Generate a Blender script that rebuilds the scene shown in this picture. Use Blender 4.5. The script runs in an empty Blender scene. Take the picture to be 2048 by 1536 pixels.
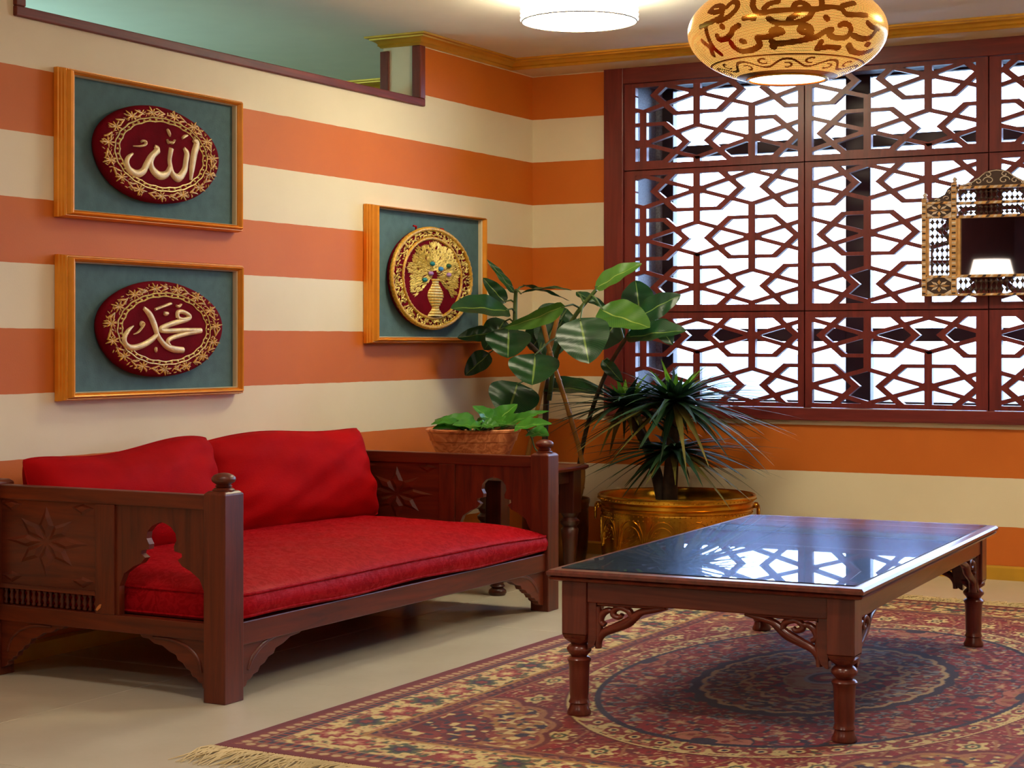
import bpy, math, random
import numpy as np
from mathutils import Vector, Matrix
from mathutils.geometry import tessellate_polygon

random.seed(7)
RNG = np.random.RandomState(11)
SC = bpy.context.scene
COL = SC.collection
PI = math.pi

# ------------------------------------------------------------------ camera
CAM_YAW = math.radians(28.786)
cd = bpy.data.cameras.new('camera')
cam = bpy.data.objects.new('camera', cd)
COL.objects.link(cam)
cam.location = (3.9595, -7.4089, 0.9878)
cam.rotation_euler = (math.radians(90), 0, CAM_YAW)
cd.sensor_fit = 'HORIZONTAL'
cd.sensor_width = 36.0
cd.lens = 36.0 * 3529.0 / 2048.0
cd.shift_y = -84.0 / 2048.0
cd.clip_start = 0.05
SC.camera = cam

# ------------------------------------------------------------------ sky, exposure
w = bpy.data.worlds.new('overcast_sky')
SC.world = w
w.use_nodes = True
bg = w.node_tree.nodes['Background']
bg.inputs['Color'].default_value = (0.48, 0.64, 1.0, 1)
bg.inputs['Strength'].default_value = 16.0
SC.view_settings.view_transform = 'Standard'
SC.view_settings.look = 'None'
SC.view_settings.exposure = 0.44
SC.view_settings.gamma = 1.0
SC.view_settings.use_curve_mapping = False
SC.cycles.sample_clamp_indirect = 6.0
SC.cycles.max_bounces = 8
SC.cycles.diffuse_bounces = 6
SC.cycles.transparent_max_bounces = 12
SC.cycles.caustics_reflective = False
SC.cycles.caustics_refractive = False
SC.cycles.use_denoising = True

def lamp(name, kind, loc, power, color, size=0.1, rot=(0, 0, 0), size_y=None, **kw):
    d = bpy.data.lights.new(name, kind)
    d.energy = power
    d.color = color
    if kind == 'AREA':
        d.shape = 'RECTANGLE' if size_y else 'DISK'
        d.size = size
        if size_y:
            d.size_y = size_y
    elif kind in ('POINT', 'SPOT'):
        d.shadow_soft_size = size
    o = bpy.data.objects.new(name, d)
    o.location = loc
    o.rotation_euler = rot
    COL.objects.link(o)
    for k, v in kw.items():
        setattr(d, k, v)
    return o

WARM = (1.0, 0.80, 0.56)
# unseen ceiling fill lamps, added to brighten the lounge
FILL = [(1.6, -4.3), (3.4, -4.3), (1.6, -6.6), (3.4, -6.6)]
for i, (x, y) in enumerate(FILL):
    lamp('fill_light', 'AREA', (x, y, 2.278), 9.0, (1.0, 0.88, 0.72), 0.30)
# daylight portal in the window reveal
pt = lamp('window_portal', 'AREA', (2.72, 0.42, 1.42), 1.0, (1, 1, 1), 4.5, (-PI / 2, 0, 0), 1.66)
pt.data.cycles.is_portal = True
# greenish fluorescent light of the neighbouring room
lamp('neighbour_room_tube', 'AREA', (-2.2, -2.6, 1.2), 31.0, (0.50, 0.96, 0.96), 1.2, (PI, 0, 0))

# ------------------------------------------------------------------ mesh helpers
def link(o, parent=None):
    COL.objects.link(o)
    if parent is not None:
        o.parent = parent
    return o

def tag(o, label=None, cat=None, group=None, kind=None):
    if label: o['label'] = label
    if cat: o['category'] = cat
    if group: o['group'] = group
    if kind: o['kind'] = kind
    return o

def empty(name, loc=(0, 0, 0), rz=0.0, label=None, cat=None, group=None, kind=None):
    o = bpy.data.objects.new(name, None)
    o.empty_display_size = 0.05
    o.location = loc
    o.rotation_euler = (0, 0, rz)
    COL.objects.link(o)
    return tag(o, label, cat, group, kind)

class MB:
    def __init__(self):
        self.v = []; self.f = []; self.uv = None
    def add(self, vs, fs):
        b = len(self.v)
        self.v += [tuple(p) for p in vs]
        self.f += [tuple(b + i for i in q) for q in fs]
        return self
    def box(self, x0, y0, z0, x1, y1, z1):
        vs = [(x, y, z) for x in (x0, x1) for y in (y0, y1) for z in (z0, z1)]
        return self.add(vs, [(0, 1, 3, 2), (4, 6, 7, 5), (0, 4, 5, 1), (2, 3, 7, 6), (0, 2, 6, 4), (1, 5, 7, 3)])
    def prism(self, loops, fn, t0, t1):
        """loops[0] outer outline, the rest holes, all 2D; fn(u, v, t) -> point"""
        if loops and not isinstance(loops[0][0], (tuple, list)):
            loops = [loops]
        flat = [p for l in loops for p in l]
        tris = tessellate_polygon([[Vector((p[0], p[1], 0)) for p in l] for l in loops])
        n = len(flat)
        vs = [fn(p[0], p[1], t0) for p in flat] + [fn(p[0], p[1], t1) for p in flat]
        fs = []
        for a, b, c in tris:
            fs.append((a, b, c)); fs.append((n + c, n + b, n + a))
        k = 0
        for l in loops:
            m = len(l)
            for i in range(m):
                j = (i + 1) % m
                fs.append((k + i, k + j, n + k + j, n + k + i))
            k += m
        return self.add(vs, fs)
    def tube(self, path, rad, n=8, cap=True, squash=None):
        P = [Vector(p) for p in path]
        m = len(P)
        if not isinstance(rad, (list, tuple)):
            rad = [rad] * m
        vs = []; fs = []
        prev = None
        for i in range(m):
            d = (P[min(i + 1, m - 1)] - P[max(i - 1, 0)])
            d = d.normalized() if d.length > 1e-9 else Vector((0, 0, 1))
            if prev is None:
                a = Vector((0, 0, 1)) if abs(d.z) < 0.9 else Vector((1, 0, 0))
                s = d.cross(a).normalized()
            else:
                s = (prev - d * prev.dot(d))
                s = s.normalized() if s.length > 1e-6 else d.orthogonal().normalized()
            prev = s
            t = d.cross(s)
            for k in range(n):
                a = 2 * PI * k / n
                vs.append(P[i] + (s * math.cos(a) + t * math.sin(a)) * rad[i])
        for i in range(m - 1):
            for k in range(n):
                fs.append((i * n + k, i * n + (k + 1) % n, (i + 1) * n + (k + 1) % n, (i + 1) * n + k))
        if cap:
            fs.append(tuple(range(n - 1, -1, -1)))
            fs.append(tuple((m - 1) * n + k for k in range(n)))
        return self.add(vs, fs)
    def lathe(self, prof, n=24, c=(0, 0, 0), cap=True, fn=None):
        m = len(prof)
        vs = []
        for r, z in prof:
            for k in range(n):
                a = 2 * PI * k / n
                vs.append((c[0] + r * math.cos(a), c[1] + r * math.sin(a), c[2] + z))
        if fn: vs = [fn(p) for p in vs]
        fs = []
        for i in range(m - 1):
            for k in range(n):
                fs.append((i * n + k, i * n + (k + 1) % n, (i + 1) * n + (k + 1) % n, (i + 1) * n + k))
        if cap:
            if prof[0][0] > 1e-5: fs.append(tuple(range(n - 1, -1, -1)))
            if prof[-1][0] > 1e-5: fs.append(tuple((m - 1) * n + k for k in range(n)))
        return self.add(vs, fs)
    def stroke(self, pts, fn, h=0.006, seg=5, sub=5):
        """raised brush stroke: pts (u, v, width) smoothed; fn(u, v, t) -> point, t = height"""
        Q = smooth([np.array(p, float) for p in pts], sub)
        m = len(Q); vs = []; fs = []
        for i in range(m):
            d = Q[min(i + 1, m - 1)][:2] - Q[max(i - 1, 0)][:2]
            d = d / (np.linalg.norm(d) + 1e-9)
            nrm = np.array([-d[1], d[0]])
            for k in range(seg):
                a = PI * k / (seg - 1)
                o = Q[i][:2] + nrm * math.cos(a) * Q[i][2] * 0.5
                vs.append(fn(o[0], o[1], h * math.sin(a) * min(1.0, Q[i][2] / max(1e-9, max(q[2] for q in Q)) + 0.25)))
        for i in range(m - 1):
            for k in range(seg - 1):
                fs.append((i * seg + k, (i + 1) * seg + k, (i + 1) * seg + k + 1, i * seg + k + 1))
        fs.append(tuple(range(seg))); fs.append(tuple((m - 1) * seg + k for k in range(seg - 1, -1, -1)))
        return self.add(vs, fs)
    def build(self, name, mat, parent=None, smooth_angle=None, bevel=0.0, uv=None, loc=None, fix=True):
        me = bpy.data.meshes.new(name)
        me.from_pydata(self.v, [], self.f)
        if fix:
            import bmesh
            bm = bmesh.new(); bm.from_mesh(me)
            bmesh.ops.recalc_face_normals(bm, faces=bm.faces)
            bm.to_mesh(me); bm.free()
        me.update()
        if mat is not None:
            me.materials.append(mat)
        if uv is not None:
            L = me.uv_layers.new(name='UVMap')
            idx = np.empty(len(me.loops), dtype=np.int32)
            me.loops.foreach_get('vertex_index', idx)
            L.data.foreach_set('uv', np.array(uv, dtype=np.float32)[idx].ravel())
        if smooth_angle is not None:
            me.polygons.foreach_set('use_smooth', [True] * len(me.polygons))
            if smooth_angle < 179:
                me.set_sharp_from_angle(angle=math.radians(smooth_angle))
        o = bpy.data.objects.new(name, me)
        if loc is not None: o.location = loc
        link(o, parent)
        if bevel:
            b = o.modifiers.new('bevel', 'BEVEL')
            b.width = bevel; b.segments = 2; b.limit_method = 'ANGLE'; b.angle_limit = math.radians(35)
        return o

def smooth(P, sub):
    """Catmull-Rom through the points"""
    P = [np.array(p, float) for p in P]
    if len(P) < 3 or sub <= 1:
        out = []
        for i in range(len(P) - 1):
            for k in range(sub):
                out.append(P[i] + (P[i + 1] - P[i]) * k / sub)
        return out + [P[-1]]
    out = []
    for i in range(len(P) - 1):
        p0 = P[max(i - 1, 0)]; p1 = P[i]; p2 = P[i + 1]; p3 = P[min(i + 2, len(P) - 1)]
        for k in range(sub):
            t = k / sub
            out.append(0.5 * ((2 * p1) + (-p0 + p2) * t + (2 * p0 - 5 * p1 + 4 * p2 - p3) * t * t + (-p0 + 3 * p1 - 3 * p2 + p3) * t ** 3))
    return out + [P[-1]]

XZ = lambda u, v, t: (u, t, v)      # outline in X-Z, thickness along Y
YZ = lambda u, v, t: (t, u, v)      # outline in Y-Z, thickness along X
XY = lambda u, v, t: (u, v, t)

# ------------------------------------------------------------------ materials
def lin(r, g, b):
    f = lambda c: (c / 255.0) / 12.92 if c / 255.0 <= 0.04045 else ((c / 255.0 + 0.055) / 1.055) ** 2.4
    return (f(r), f(g), f(b), 1.0)

class NT:
    def __init__(self, name):
        self.m = bpy.data.materials.new(name)
        self.m.use_nodes = True
        self.t = self.m.node_tree
        self.n = self.t.nodes
        self.b = self.n['Principled BSDF']
        self.out = self.n['Material Output']
    def new(self, kind, **kw):
        x = self.n.new(kind)
        for k, v in kw.items():
            setattr(x, k, v)
        return x
    def link(self, a, b): self.t.links.new(a, b)
    def math(self, op, a, b=None, c=None):
        x = self.new('ShaderNodeMath', operation=op)
        for i, q in enumerate((a, b, c)):
            if q is None: continue
            if isinstance(q, (int, float)): x.inputs[i].default_value = q
            else: self.link(q, x.inputs[i])
        return x.outputs[0]
    def mix(self, fac, a, b):
        x = self.new('ShaderNodeMix', data_type='RGBA')
        if isinstance(fac, (int, float)): x.inputs[0].default_value = fac
        else: self.link(fac, x.inputs[0])
        for s, q in ((6, a), (7, b)):
            if isinstance(q, tuple): x.inputs[s].default_value = q
            else: self.link(q, x.inputs[s])
        return x.outputs[2]
    def coord(self, kind='Object', scale=(1, 1, 1)):
        c = self.new('ShaderNodeTexCoord')
        mp = self.new('ShaderNodeMapping')
        mp.inputs['Scale'].default_value = scale
        self.link(c.outputs[kind], mp.inputs['Vector'])
        return mp.outputs[0]
    def noise(self, vec, scale=5, detail=3, rough=0.5, dist=0.0):
        x = self.new('ShaderNodeTexNoise')
        x.inputs['Scale'].default_value = scale
        x.inputs['Detail'].default_value = detail
        x.inputs['Roughness'].default_value = rough
        x.inputs['Distortion'].default_value = dist
        self.link(vec, x.inputs['Vector'])
        return x.outputs['Fac']
    def ramp(self, fac, stops):
        x = self.new('ShaderNodeValToRGB')
        e = x.color_ramp.elements
        while len(e) < len(stops): e.new(0.5)
        for q, (p, c) in zip(e, stops):
            q.position = p; q.color = c
        self.link(fac, x.inputs[0])
        return x.outputs[0]
    def bump(self, h, strength=0.2, dist=0.01):
        x = self.new('ShaderNodeBump')
        x.inputs['Strength'].default_value = strength
        x.inputs['Distance'].default_value = dist
        self.link(h, x.inputs['Height'])
        self.link(x.outputs[0], self.b.inputs['Normal'])
    def set(self, **kw):
        for k, v in kw.items():
            s = self.b.inputs[k.replace('_', ' ')]
            if hasattr(v, 'links') or hasattr(v, 'is_linked'): self.link(v, s)
            else: s.default_value = v
        return self

def plain(name, col, rough=0.5, metal=0.0, var=0.12, scale=8.0, bump=0.0, bscale=60, **kw):
    t = NT(name)
    v = t.coord()
    n = t.noise(v, scale, 4)
    d = tuple(max(0, c * (1 - var)) for c in col[:3]) + (1,)
    l = tuple(min(1, c * (1 + var)) for c in col[:3]) + (1,)
    t.set(Base_Color=t.ramp(n, [(0.3, d), (0.7, l)]), Roughness=rough, Metallic=metal)
    if bump:
        t.bump(t.noise(v, bscale, 3), bump, 0.004)
    for k, q in kw.items():
        t.b.inputs[k.replace('_', ' ')].default_value = q
    return t.m

def wood(name, dark, light, axis=2, rough=0.32, coat=0.3, scale=1.0):
    t = NT(name)
    s = [28.0 * scale] * 3
    s[axis] = 2.2 * scale
    v = t.coord('Object', tuple(s))
    n = t.noise(v, 1.0, 5, 0.6, 1.2)
    n2 = t.noise(t.coord('Object', (3, 3, 3)), 1.0, 2)
    c = t.ramp(n, [(0.32, dark), (0.68, light)])
    c2 = t.mix(t.math('MULTIPLY', n2, 0.35), c, tuple(x * 0.55 for x in dark[:3]) + (1,))
    t.set(Base_Color=c2, Roughness=rough, Coat_Weight=coat, Coat_Roughness=0.2)
    t.bump(n, 0.08, 0.002)
    return t.m

def glow(name, col, strength):
    t = NT(name)
    e = t.new('ShaderNodeEmission')
    e.inputs[0].default_value = col; e.inputs[1].default_value = strength
    t.link(e.outputs[0], t.out.inputs[0])
    return t.m

M = {}
MAH_D, MAH_L = lin(72, 22, 6), lin(116, 43, 14)
for k, a in (('x', 0), ('y', 1), ('z', 2)):
    M['wood_' + k] = wood('mahogany_' + k, MAH_D, MAH_L, a, 0.42, 0.12)
    M['twood_' + k] = wood('table_mahogany_' + k, lin(88, 30, 20), lin(130, 56, 38), a, 0.28, 0.4)
    M['swood_' + k] = wood('screen_wood_' + k, lin(98, 28, 28), lin(132, 44, 40), a, 0.4, 0.15)
M['dwood'] = wood('dark_turned_wood', lin(52, 18, 12), lin(84, 34, 22), 2)
M['trimwood'] = wood('opening_trim_wood', lin(92, 30, 20), lin(132, 52, 36), 1, 0.55, 0.0)

def stripes():
    t = NT('striped_wall_paint')
    g = t.new('ShaderNodeNewGeometry')
    sp = t.new('ShaderNodeSeparateXYZ')
    t.link(g.outputs['Position'], sp.inputs[0])
    n = t.noise(g.outputs['Position'], 3.0, 4)
    wob = t.math('MULTIPLY_ADD', t.noise(g.outputs['Position'], 14.0, 2), 0.004, -0.002)
    z = t.math('ADD', sp.outputs['Z'], wob)
    k = t.math('DIVIDE', t.math('SUBTRACT', z, 0.0165), 0.2027)
    par = t.math('FLOORED_MODULO', t.math('FLOOR', k), 2.0)
    org = t.ramp(n, [(0.3, lin(200, 102, 20)), (0.7, lin(207, 109, 26))])
    crm = t.ramp(n, [(0.3, lin(230, 216, 184)), (0.7, lin(236, 223, 192))])
    t.set(Base_Color=t.mix(par, org, crm), Roughness=0.62)
    t.bump(t.noise(g.outputs['Position'], 160, 3), 0.12, 0.002)
    return t.m
M['stripe'] = stripes()
M['cream'] = plain('cream_paint', lin(232, 220, 186), 0.65, var=0.03)
M['ceil'] = plain('ceiling_paint', lin(234, 229, 214), 0.7, var=0.02)
M['rearwall'] = plain('dark_red_panelling', lin(92, 48, 56), 0.5, var=0.2)
M['gold'] = plain('gold_moulding', lin(214, 160, 52), 0.36, 0.55, var=0.1)
M['goldbase'] = plain('gold_baseboard', lin(206, 158, 50), 0.3, 0.35, var=0.1)
M['frame_gold'] = plain('orange_gold_frame', lin(242, 158, 46), 0.26, 0.3, var=0.06, scale=20)
M['frame_silver'] = plain('pale_gold_fillet', lin(250, 228, 186), 0.22, 0.3, var=0.05)
M['brass'] = plain('brass', lin(206, 150, 46), 0.24, 0.95, var=0.25, scale=10, bump=0.1, bscale=40)
M['brass_dark'] = plain('aged_brass', lin(120, 74, 24), 0.34, 0.9, var=0.35, scale=9, bump=0.15, bscale=40)
M['granite'] = plain('grey_granite', lin(132, 140, 150), 0.6, var=0.35, scale=120)
M['alu'] = plain('dark_bronze_window_frame', lin(50, 34, 36), 0.4, 0.2, var=0.1)
M['soil'] = plain('potting_soil', lin(36, 24, 16), 0.95, var=0.4, scale=60, bump=0.8, bscale=80)
# ------------------------------------------------------------------ floor, walls, ceiling
CEIL = 2.297
floor = MB().box(-4.2, -10.2, -0.10, 5.7, 0.2, -0.012).build('floor', plain('tile_joint_grout', lin(150, 138, 112), 0.8), None)
tag(floor, kind='structure')
def tile_mat():
    t = NT('polished_cream_tile')
    v = t.coord('Object', (1, 1, 1))
    n = t.noise(v, 2.5, 4)
    n2 = t.noise(v, 45, 2)
    c = t.mix(t.math('MULTIPLY', n2, 0.15), t.ramp(n, [(0.3, lin(200, 192, 172)), (0.7, lin(212, 205, 186))]), lin(186, 174, 146))
    t.set(Base_Color=c, Roughness=0.22, Specular_IOR_Level=0.45)
    return t.m
M['tile'] = tile_mat()
TX, TY = 1.15, 1.15
proto = None
for i in range(-1, 5):
    for j in range(-6, 5):
        x0 = 0.595 + (i - 1) * TX; y0 = -3.213 + (j - 1) * TY
        x1 = min(x0 + TX, 5.5); y1 = min(y0 + TY, 0.0)
        x0 = max(x0, 0.0); y0 = max(y0, -10.0)
        if x1 - x0 < 0.01 or y1 - y0 < 0.01: continue
        g = 0.0012
        full = abs((x1 - x0) - TX) < 1e-6 and abs((y1 - y0) - TY) < 1e-6
        if full and proto is not None:
            o = proto.copy(); COL.objects.link(o); o.location = (x0, y0, 0)
        else:
            o = MB().box(g, g, -0.012, x1 - x0 - g, y1 - y0 - g, 0.0).build('floor_tile', M['tile'], floor, bevel=0.0008)
            o.location = (x0, y0, 0)
            if full: proto = o

OY0, OY1, OZ = -3.36, -1.022, 2.02       # clerestory opening in the left wall
WT = 0.18
m = MB()
m.prism([(-5.4, 0), (0.0, 0), (0.0, CEIL), (OY1, CEIL), (OY1, OZ), (OY0, OZ), (OY0, CEIL), (-5.4, CEIL)], YZ, -WT, 0.0)
tag(MB().box(-WT, -10.0, 0, 0.0, -5.4, CEIL).build('wall_left_rear', M['rearwall']), kind='structure')
# jamb and far side of the partition are plain, so the wall body carries the stripes and a cream end cap is added
tag(m.build('wall_left', M['stripe']), kind='structure')
tag(MB().box(-WT, OY1 - 0.002, OZ, -0.001, OY1, CEIL).build('trim_1', M['cream']), kind='structure')

WX0, WX1, WZ0, WZ1 = 0.41, 5.06, 0.655, 2.235      # window opening behind the screen
m = MB()
m.prism([[(0.0, 0), (5.5, 0), (5.5, CEIL), (0.0, CEIL)], [(WX0, WZ0), (WX0, WZ1), (WX1, WZ1), (WX1, WZ0)]], XZ, 0.0, 0.03)
tag(m.build('wall_back', M['stripe']), kind='structure')
tag(MB().box(5.5, -10.0, 0, 5.6, 0.0, CEIL).build('wall_right', M['stripe']), kind='structure')
tag(MB().box(-0.18, -10.1, 0, 5.6, -10.0, CEIL).build('wall_rear', M['rearwall']), kind='structure')
tag(MB().box(-4.2, -10.1, CEIL, 5.6, 0.6, CEIL + 0.1).build('ceiling', M['ceil']), kind='structure')
# soffit strip in front of the window wall
tag(MB().box(0.0, -0.215, 2.25, 5.5, 0.0, CEIL).build('trim_2', M['cream']), kind='structure')
# neighbouring room, seen through the opening
tag(MB().box(-4.2, 0.0, 0, -WT, 0.1, CEIL).build('wall_neighbour_back', M['cream']), kind='structure')
tag(MB().box(-4.3, -10.0, 0, -4.2, 0.0, CEIL).build('wall_neighbour_side', M['cream']), kind='structure')
tag(MB().box(-4.2, -10.1, 0, -WT, -10.0, CEIL).build('wall_neighbour_front', M['cream']), kind='structure')

# cornice: moulded profile swept along wall tops
CPROF = [(0, 0), (0.010, 0), (0.014, 0.006), (0.020, 0.009), (0.018, 0.015), (0.024, 0.022), (0.036, 0.029), (0.044, 0.031), (0.046, 0.037), (0.060, 0.039), (0.062, 0.0465), (0, 0.0465)]
def cornice(name, path, side, mat, z0=2.25):
    """path: list of (x, y); side=+1 profile grows to the left of travel; mitred at corners"""
    P = [Vector((p[0], p[1])) for p in path]
    n = len(P); k = len(CPROF); vs = []; fs = []
    for i in range(n):
        d0 = (P[i] - P[i - 1]).normalized() if i else (P[1] - P[0]).normalized()
        d1 = (P[i + 1] - P[i]).normalized() if i < n - 1 else d0
        n0 = Vector((-d0.y, d0.x)) * side; n1 = Vector((-d1.y, d1.x)) * side
        mm = (n0 + n1)
        mm = mm / mm.dot(n0)
        for u, z in CPROF:
            q = P[i] + mm * u
            vs.append((q.x, q.y, z0 + z))
    for i in range(n - 1):
        for j in range(k):
            fs.append((i * k + j, i * k + (j + 1) % k, (i + 1) * k + (j + 1) % k, (i + 1) * k + j))
    fs.append(tuple(range(k))); fs.append(tuple((n - 1) * k + j for j in range(k)))
    o = MB().add(vs, fs).build(name, mat, None, 30)
    return tag(o, kind='structure')
cornice('trim_3', [(5.5, -0.215), (0.0, -0.215), (0.0, OY1), (-WT, OY1), (-WT, -0.0), (-4.2, 0.0)], 1, M['gold'])
cornice('trim_4', [(0.0, OY0), (0.0, -10.0)], 1, M['gold'])
# gold baseboard
tag(MB().prism([(0, 0), (0.016, 0), (0.016, 0.05), (0.008, 0.058), (0, 0.058)], lambda u, v, t: (t, -u, v), 0.0, 5.5).build('baseboard_back', M['goldbase'], None), kind='structure')
tag(MB().prism([(0, 0), (0.016, 0), (0.016, 0.05), (0.008, 0.058), (0, 0.058)], lambda u, v, t: (u, t, v), -10.0, -0.016).build('baseboard_left', M['goldbase'], None), kind='structure')
# dark wood trim around the clerestory opening: sill, jambs (near and far edge)
tag(MB().box(-WT - 0.012, OY0 - 0.03, OZ - 0.028, 0.014, OY1 + 0.03, OZ + 0.004).build('trim_5', M['trimwood'], None, bevel=0.004), kind='structure')
for k, (ya, yb, xa, xb) in enumerate([(OY1 - 0.012, OY1 + 0.030, -0.030, 0.014), (OY1 - 0.012, OY1 + 0.026, -WT - 0.012, -WT + 0.032), (OY0 - 0.03, OY0 + 0.012, -0.03, 0.014)]):
    tag(MB().box(xa, ya, OZ + 0.004, xb, yb, 2.25 if k != 1 else 2.236).build('trim_%d' % (6 + k), wood('jamb_wood_%d' % k, lin(92, 30, 20), lin(132, 52, 36), 2), None, bevel=0.004), kind='structure')
# rings round the added fill lamps
for i, (x, y) in enumerate(FILL):
    r = empty('fill_lamp', (x, y, CEIL), 0, 'added unseen fill light in the ceiling, ' + ['over the seating side of the lounge', 'right of the coffee table side', 'at the rear by the left wall', 'at the rear by the right wall'][i], 'fill_lamp', 'added ceiling fill lights')
    MB().lathe([(0.155, -0.004), (0.175, -0.004), (0.180, 0.0), (0.155, 0.0)], 32, cap=False).build('rim', M['gold'], r, 40)

# ------------------------------------------------------------------ window: reveal, frame, glass, lattice screen
win = empty('window_1', (0.39, 0, 0.645), 0, kind='structure')
def wpart(mb, name, mat, **kw):
    o = mb.build(name, mat, win, **kw)
    o.location = (-0.39, 0, -0.645)
    return o
RD = 0.27    # reveal depth
wpart(MB().box(WX0 - 0.05, 0.03, WZ0 - 0.05, WX0 + 0.115, RD, WZ1 + 0.1), 'reveal_stone', M['granite'], bevel=0.012)
wpart(MB().box(WX1 - 0.11, 0.03, WZ0 - 0.05, WX1 + 0.05, RD, WZ1 + 0.1), 'reveal_stone', M['granite'])
wpart(MB().box(WX0 + 0.115, 0.03, 2.185, WX1 - 0.11, RD, WZ1 + 0.1), 'reveal_stone', M['granite'])
wpart(MB().box(WX0 + 0.115, 0.03, WZ0 - 0.05, WX1 - 0.11, RD, 0.690), 'reveal_stone', M['granite'])
# outer walls closing the reveal
wpart(MB().box(-0.2, RD, -0.0, 0.545, RD + 0.1, CEIL), 'outer_wall', M['granite'])
wpart(MB().box(4.90, RD, -0.0, 5.6, RD + 0.1, CEIL), 'outer_wall', M['granite'])
wpart(MB().box(0.545, RD, 0.0, 4.90, RD + 0.1, 0.690), 'outer_wall', M['granite'])
wpart(MB().box(0.545, RD, 2.205, 4.90, RD + 0.1, CEIL), 'outer_wall', M['granite'])
fy0, fy1 = RD + 0.02, RD + 0.075
V = [(0.525, 0.600), (1.445, 1.560), (2.40, 2.515), (3.355, 3.47), (4.31, 4.425), (4.83, 4.905)]
H = [(0.690, 0.722), (0.990, 1.050), (1.862, 1.915), (2.178, 2.205)]
for a, b in V:
    wpart(MB().box(a, fy0, 0.69, b, fy1, 2.205), 'window_stile', M['alu'], bevel=0.004)
for a, b in H:
    for i in range(5):
        wpart(MB().box(V[i][1], fy0 + 0.006, a, V[i + 1][0], fy1 - 0.006, b), 'window_rail', M['alu'], bevel=0.004)
def glass_mat():
    t = NT('window_glass')
    tr = t.new('ShaderNodeBsdfTransparent'); tr.inputs[0].default_value = (0.94, 0.97, 0.98, 1)
    gl = t.new('ShaderNodeBsdfGlossy'); gl.inputs['Roughness'].default_value = 0.02
    fr = t.new('ShaderNodeFresnel'); fr.inputs[0].default_value = 1.4
    mx = t.new('ShaderNodeMixShader')
    t.link(fr.outputs[0], mx.inputs[0]); t.link(tr.outputs[0], mx.inputs[1]); t.link(gl.outputs[0], mx.inputs[2])
    t.link(mx.outputs[0], t.out.inputs[0])
    return t.m
M['glass'] = glass_mat()
for i in range(5):
    for j in range(3):
        wpart(MB().box(V[i][1] - 0.006, fy0 + 0.024, H[j][1] - 0.006, V[i + 1][0] + 0.006, fy0 + 0.029, H[j + 1][0] + 0.006), 'pane', M['glass'])

# lattice screen
SF = 0.39
wpart(MB().box(SF, -0.030, 0.645, SF + 0.098, 0.03, 2.262), 'screen_frame', M['swood_z'], bevel=0.003)
wpart(MB().box(5.00, -0.030, 0.645, 5.10, 0.03, 2.262), 'screen_frame', M['swood_z'], bevel=0.003)
wpart(MB().box(SF + 0.098, -0.030, 2.178, 5.00, 0.03, 2.262), 'screen_frame', M['swood_x'], bevel=0.003)
wpart(MB().box(SF + 0.098, -0.030, 0.645, 5.00, 0.03, 0.700), 'screen_frame', M['swood_x'], bevel=0.003)
PX = [(0.488, 1.358), (1.360, 2.160), (2.162, 2.962), (2.964, 3.764), (3.766, 4.566), (4.568, 5.00)]
PZ = [(0.700, 1.123), (1.125, 1.776), (1.778, 2.178)]
OX = [(0.545, 1.328), (1.392, 2.108), (2.214, 2.92), (3.016, 3.72), (3.818, 4.52), (4.62, 4.945)]
OZr = [(0.722, 1.094), (1.156, 1.752), (1.806, 2.158)]
HX, VZ = 0.2645, 0.4405
def clip_poly(poly, x0, x1, z0, z1):
    def cut(P, f, inter):
        out = []
        for i in range(len(P)):
            a, b = P[i - 1], P[i]
            fa, fb = f(a), f(b)
            if fa >= 0 and fb >= 0: out.append(b)
            elif fa >= 0 > fb: out.append(inter(a, b, fa, fb))
            elif fa < 0 <= fb: out.append(inter(a, b, fa, fb)); out.append(b)
        return out
    it = lambda a, b, fa, fb: (a[0] + (b[0] - a[0]) * fa / (fa - fb), a[1] + (b[1] - a[1]) * fa / (fa - fb))
    for f in (lambda p: p[0] - x0, lambda p: x1 - p[0], lambda p: p[1] - z0, lambda p: z1 - p[1]):
        poly = cut(poly, f, it)
        if len(poly) < 3: return []
    return poly
def bars():
    """outline polygons of every lattice bar; widths follow the 2:1 stretched hexagonal net"""
    out = []
    S = HX / (VZ * 0.28868)          # horizontal stretch of the net
    W = 0.0160
    def bar(a, b, ww):
        # offset in the unstretched net, then stretch back
        ax, ay = a[0] / S, a[1]; bx, by = b[0] / S, b[1]
        dx, dy = bx - ax, by - ay; L = math.hypot(dx, dy); dx /= L; dy /= L
        e = ww * 0.30
        ax -= dx * e; ay -= dy * e; bx += dx * e; by += dy * e
        nx, ny = -dy * ww / 2, dx * ww / 2
        return [((ax + nx) * S, ay + ny), ((bx + nx) * S, by + ny), ((bx - nx) * S, by - ny), ((ax - nx) * S, ay - ny)]
    for n in range(-3, 18):
        cx = 0.848 + n * HX
        for k in range(-4, 5):
            cz = 1.678 + k * VZ + (VZ / 2 if n % 2 else 0)
            for sx, sz in ((0, 1 / 3), (0, -1 / 3), (1, 1 / 6), (1, -1 / 6), (-1, 1 / 6), (-1, -1 / 6)):
                out.append(bar((cx, cz), (cx + sx * HX, cz + sz * VZ), W))
            r = 0.80
            hx = [(cx + r * HX * c, cz + r * s * VZ * 0.28868) for c, s in [(math.cos(a * PI / 3), math.sin(a * PI / 3)) for a in range(6)]]
            for i in range(6):
                out.append(bar(hx[i], hx[(i + 1) % 6], W * 1.0))
            hub = 0.155
            out.append([(cx + hub * HX * math.cos(a * PI / 3), cz + hub * VZ * 0.28868 * math.sin(a * PI / 3)) for a in range(6)])
    return out
BARS = bars()
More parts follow.
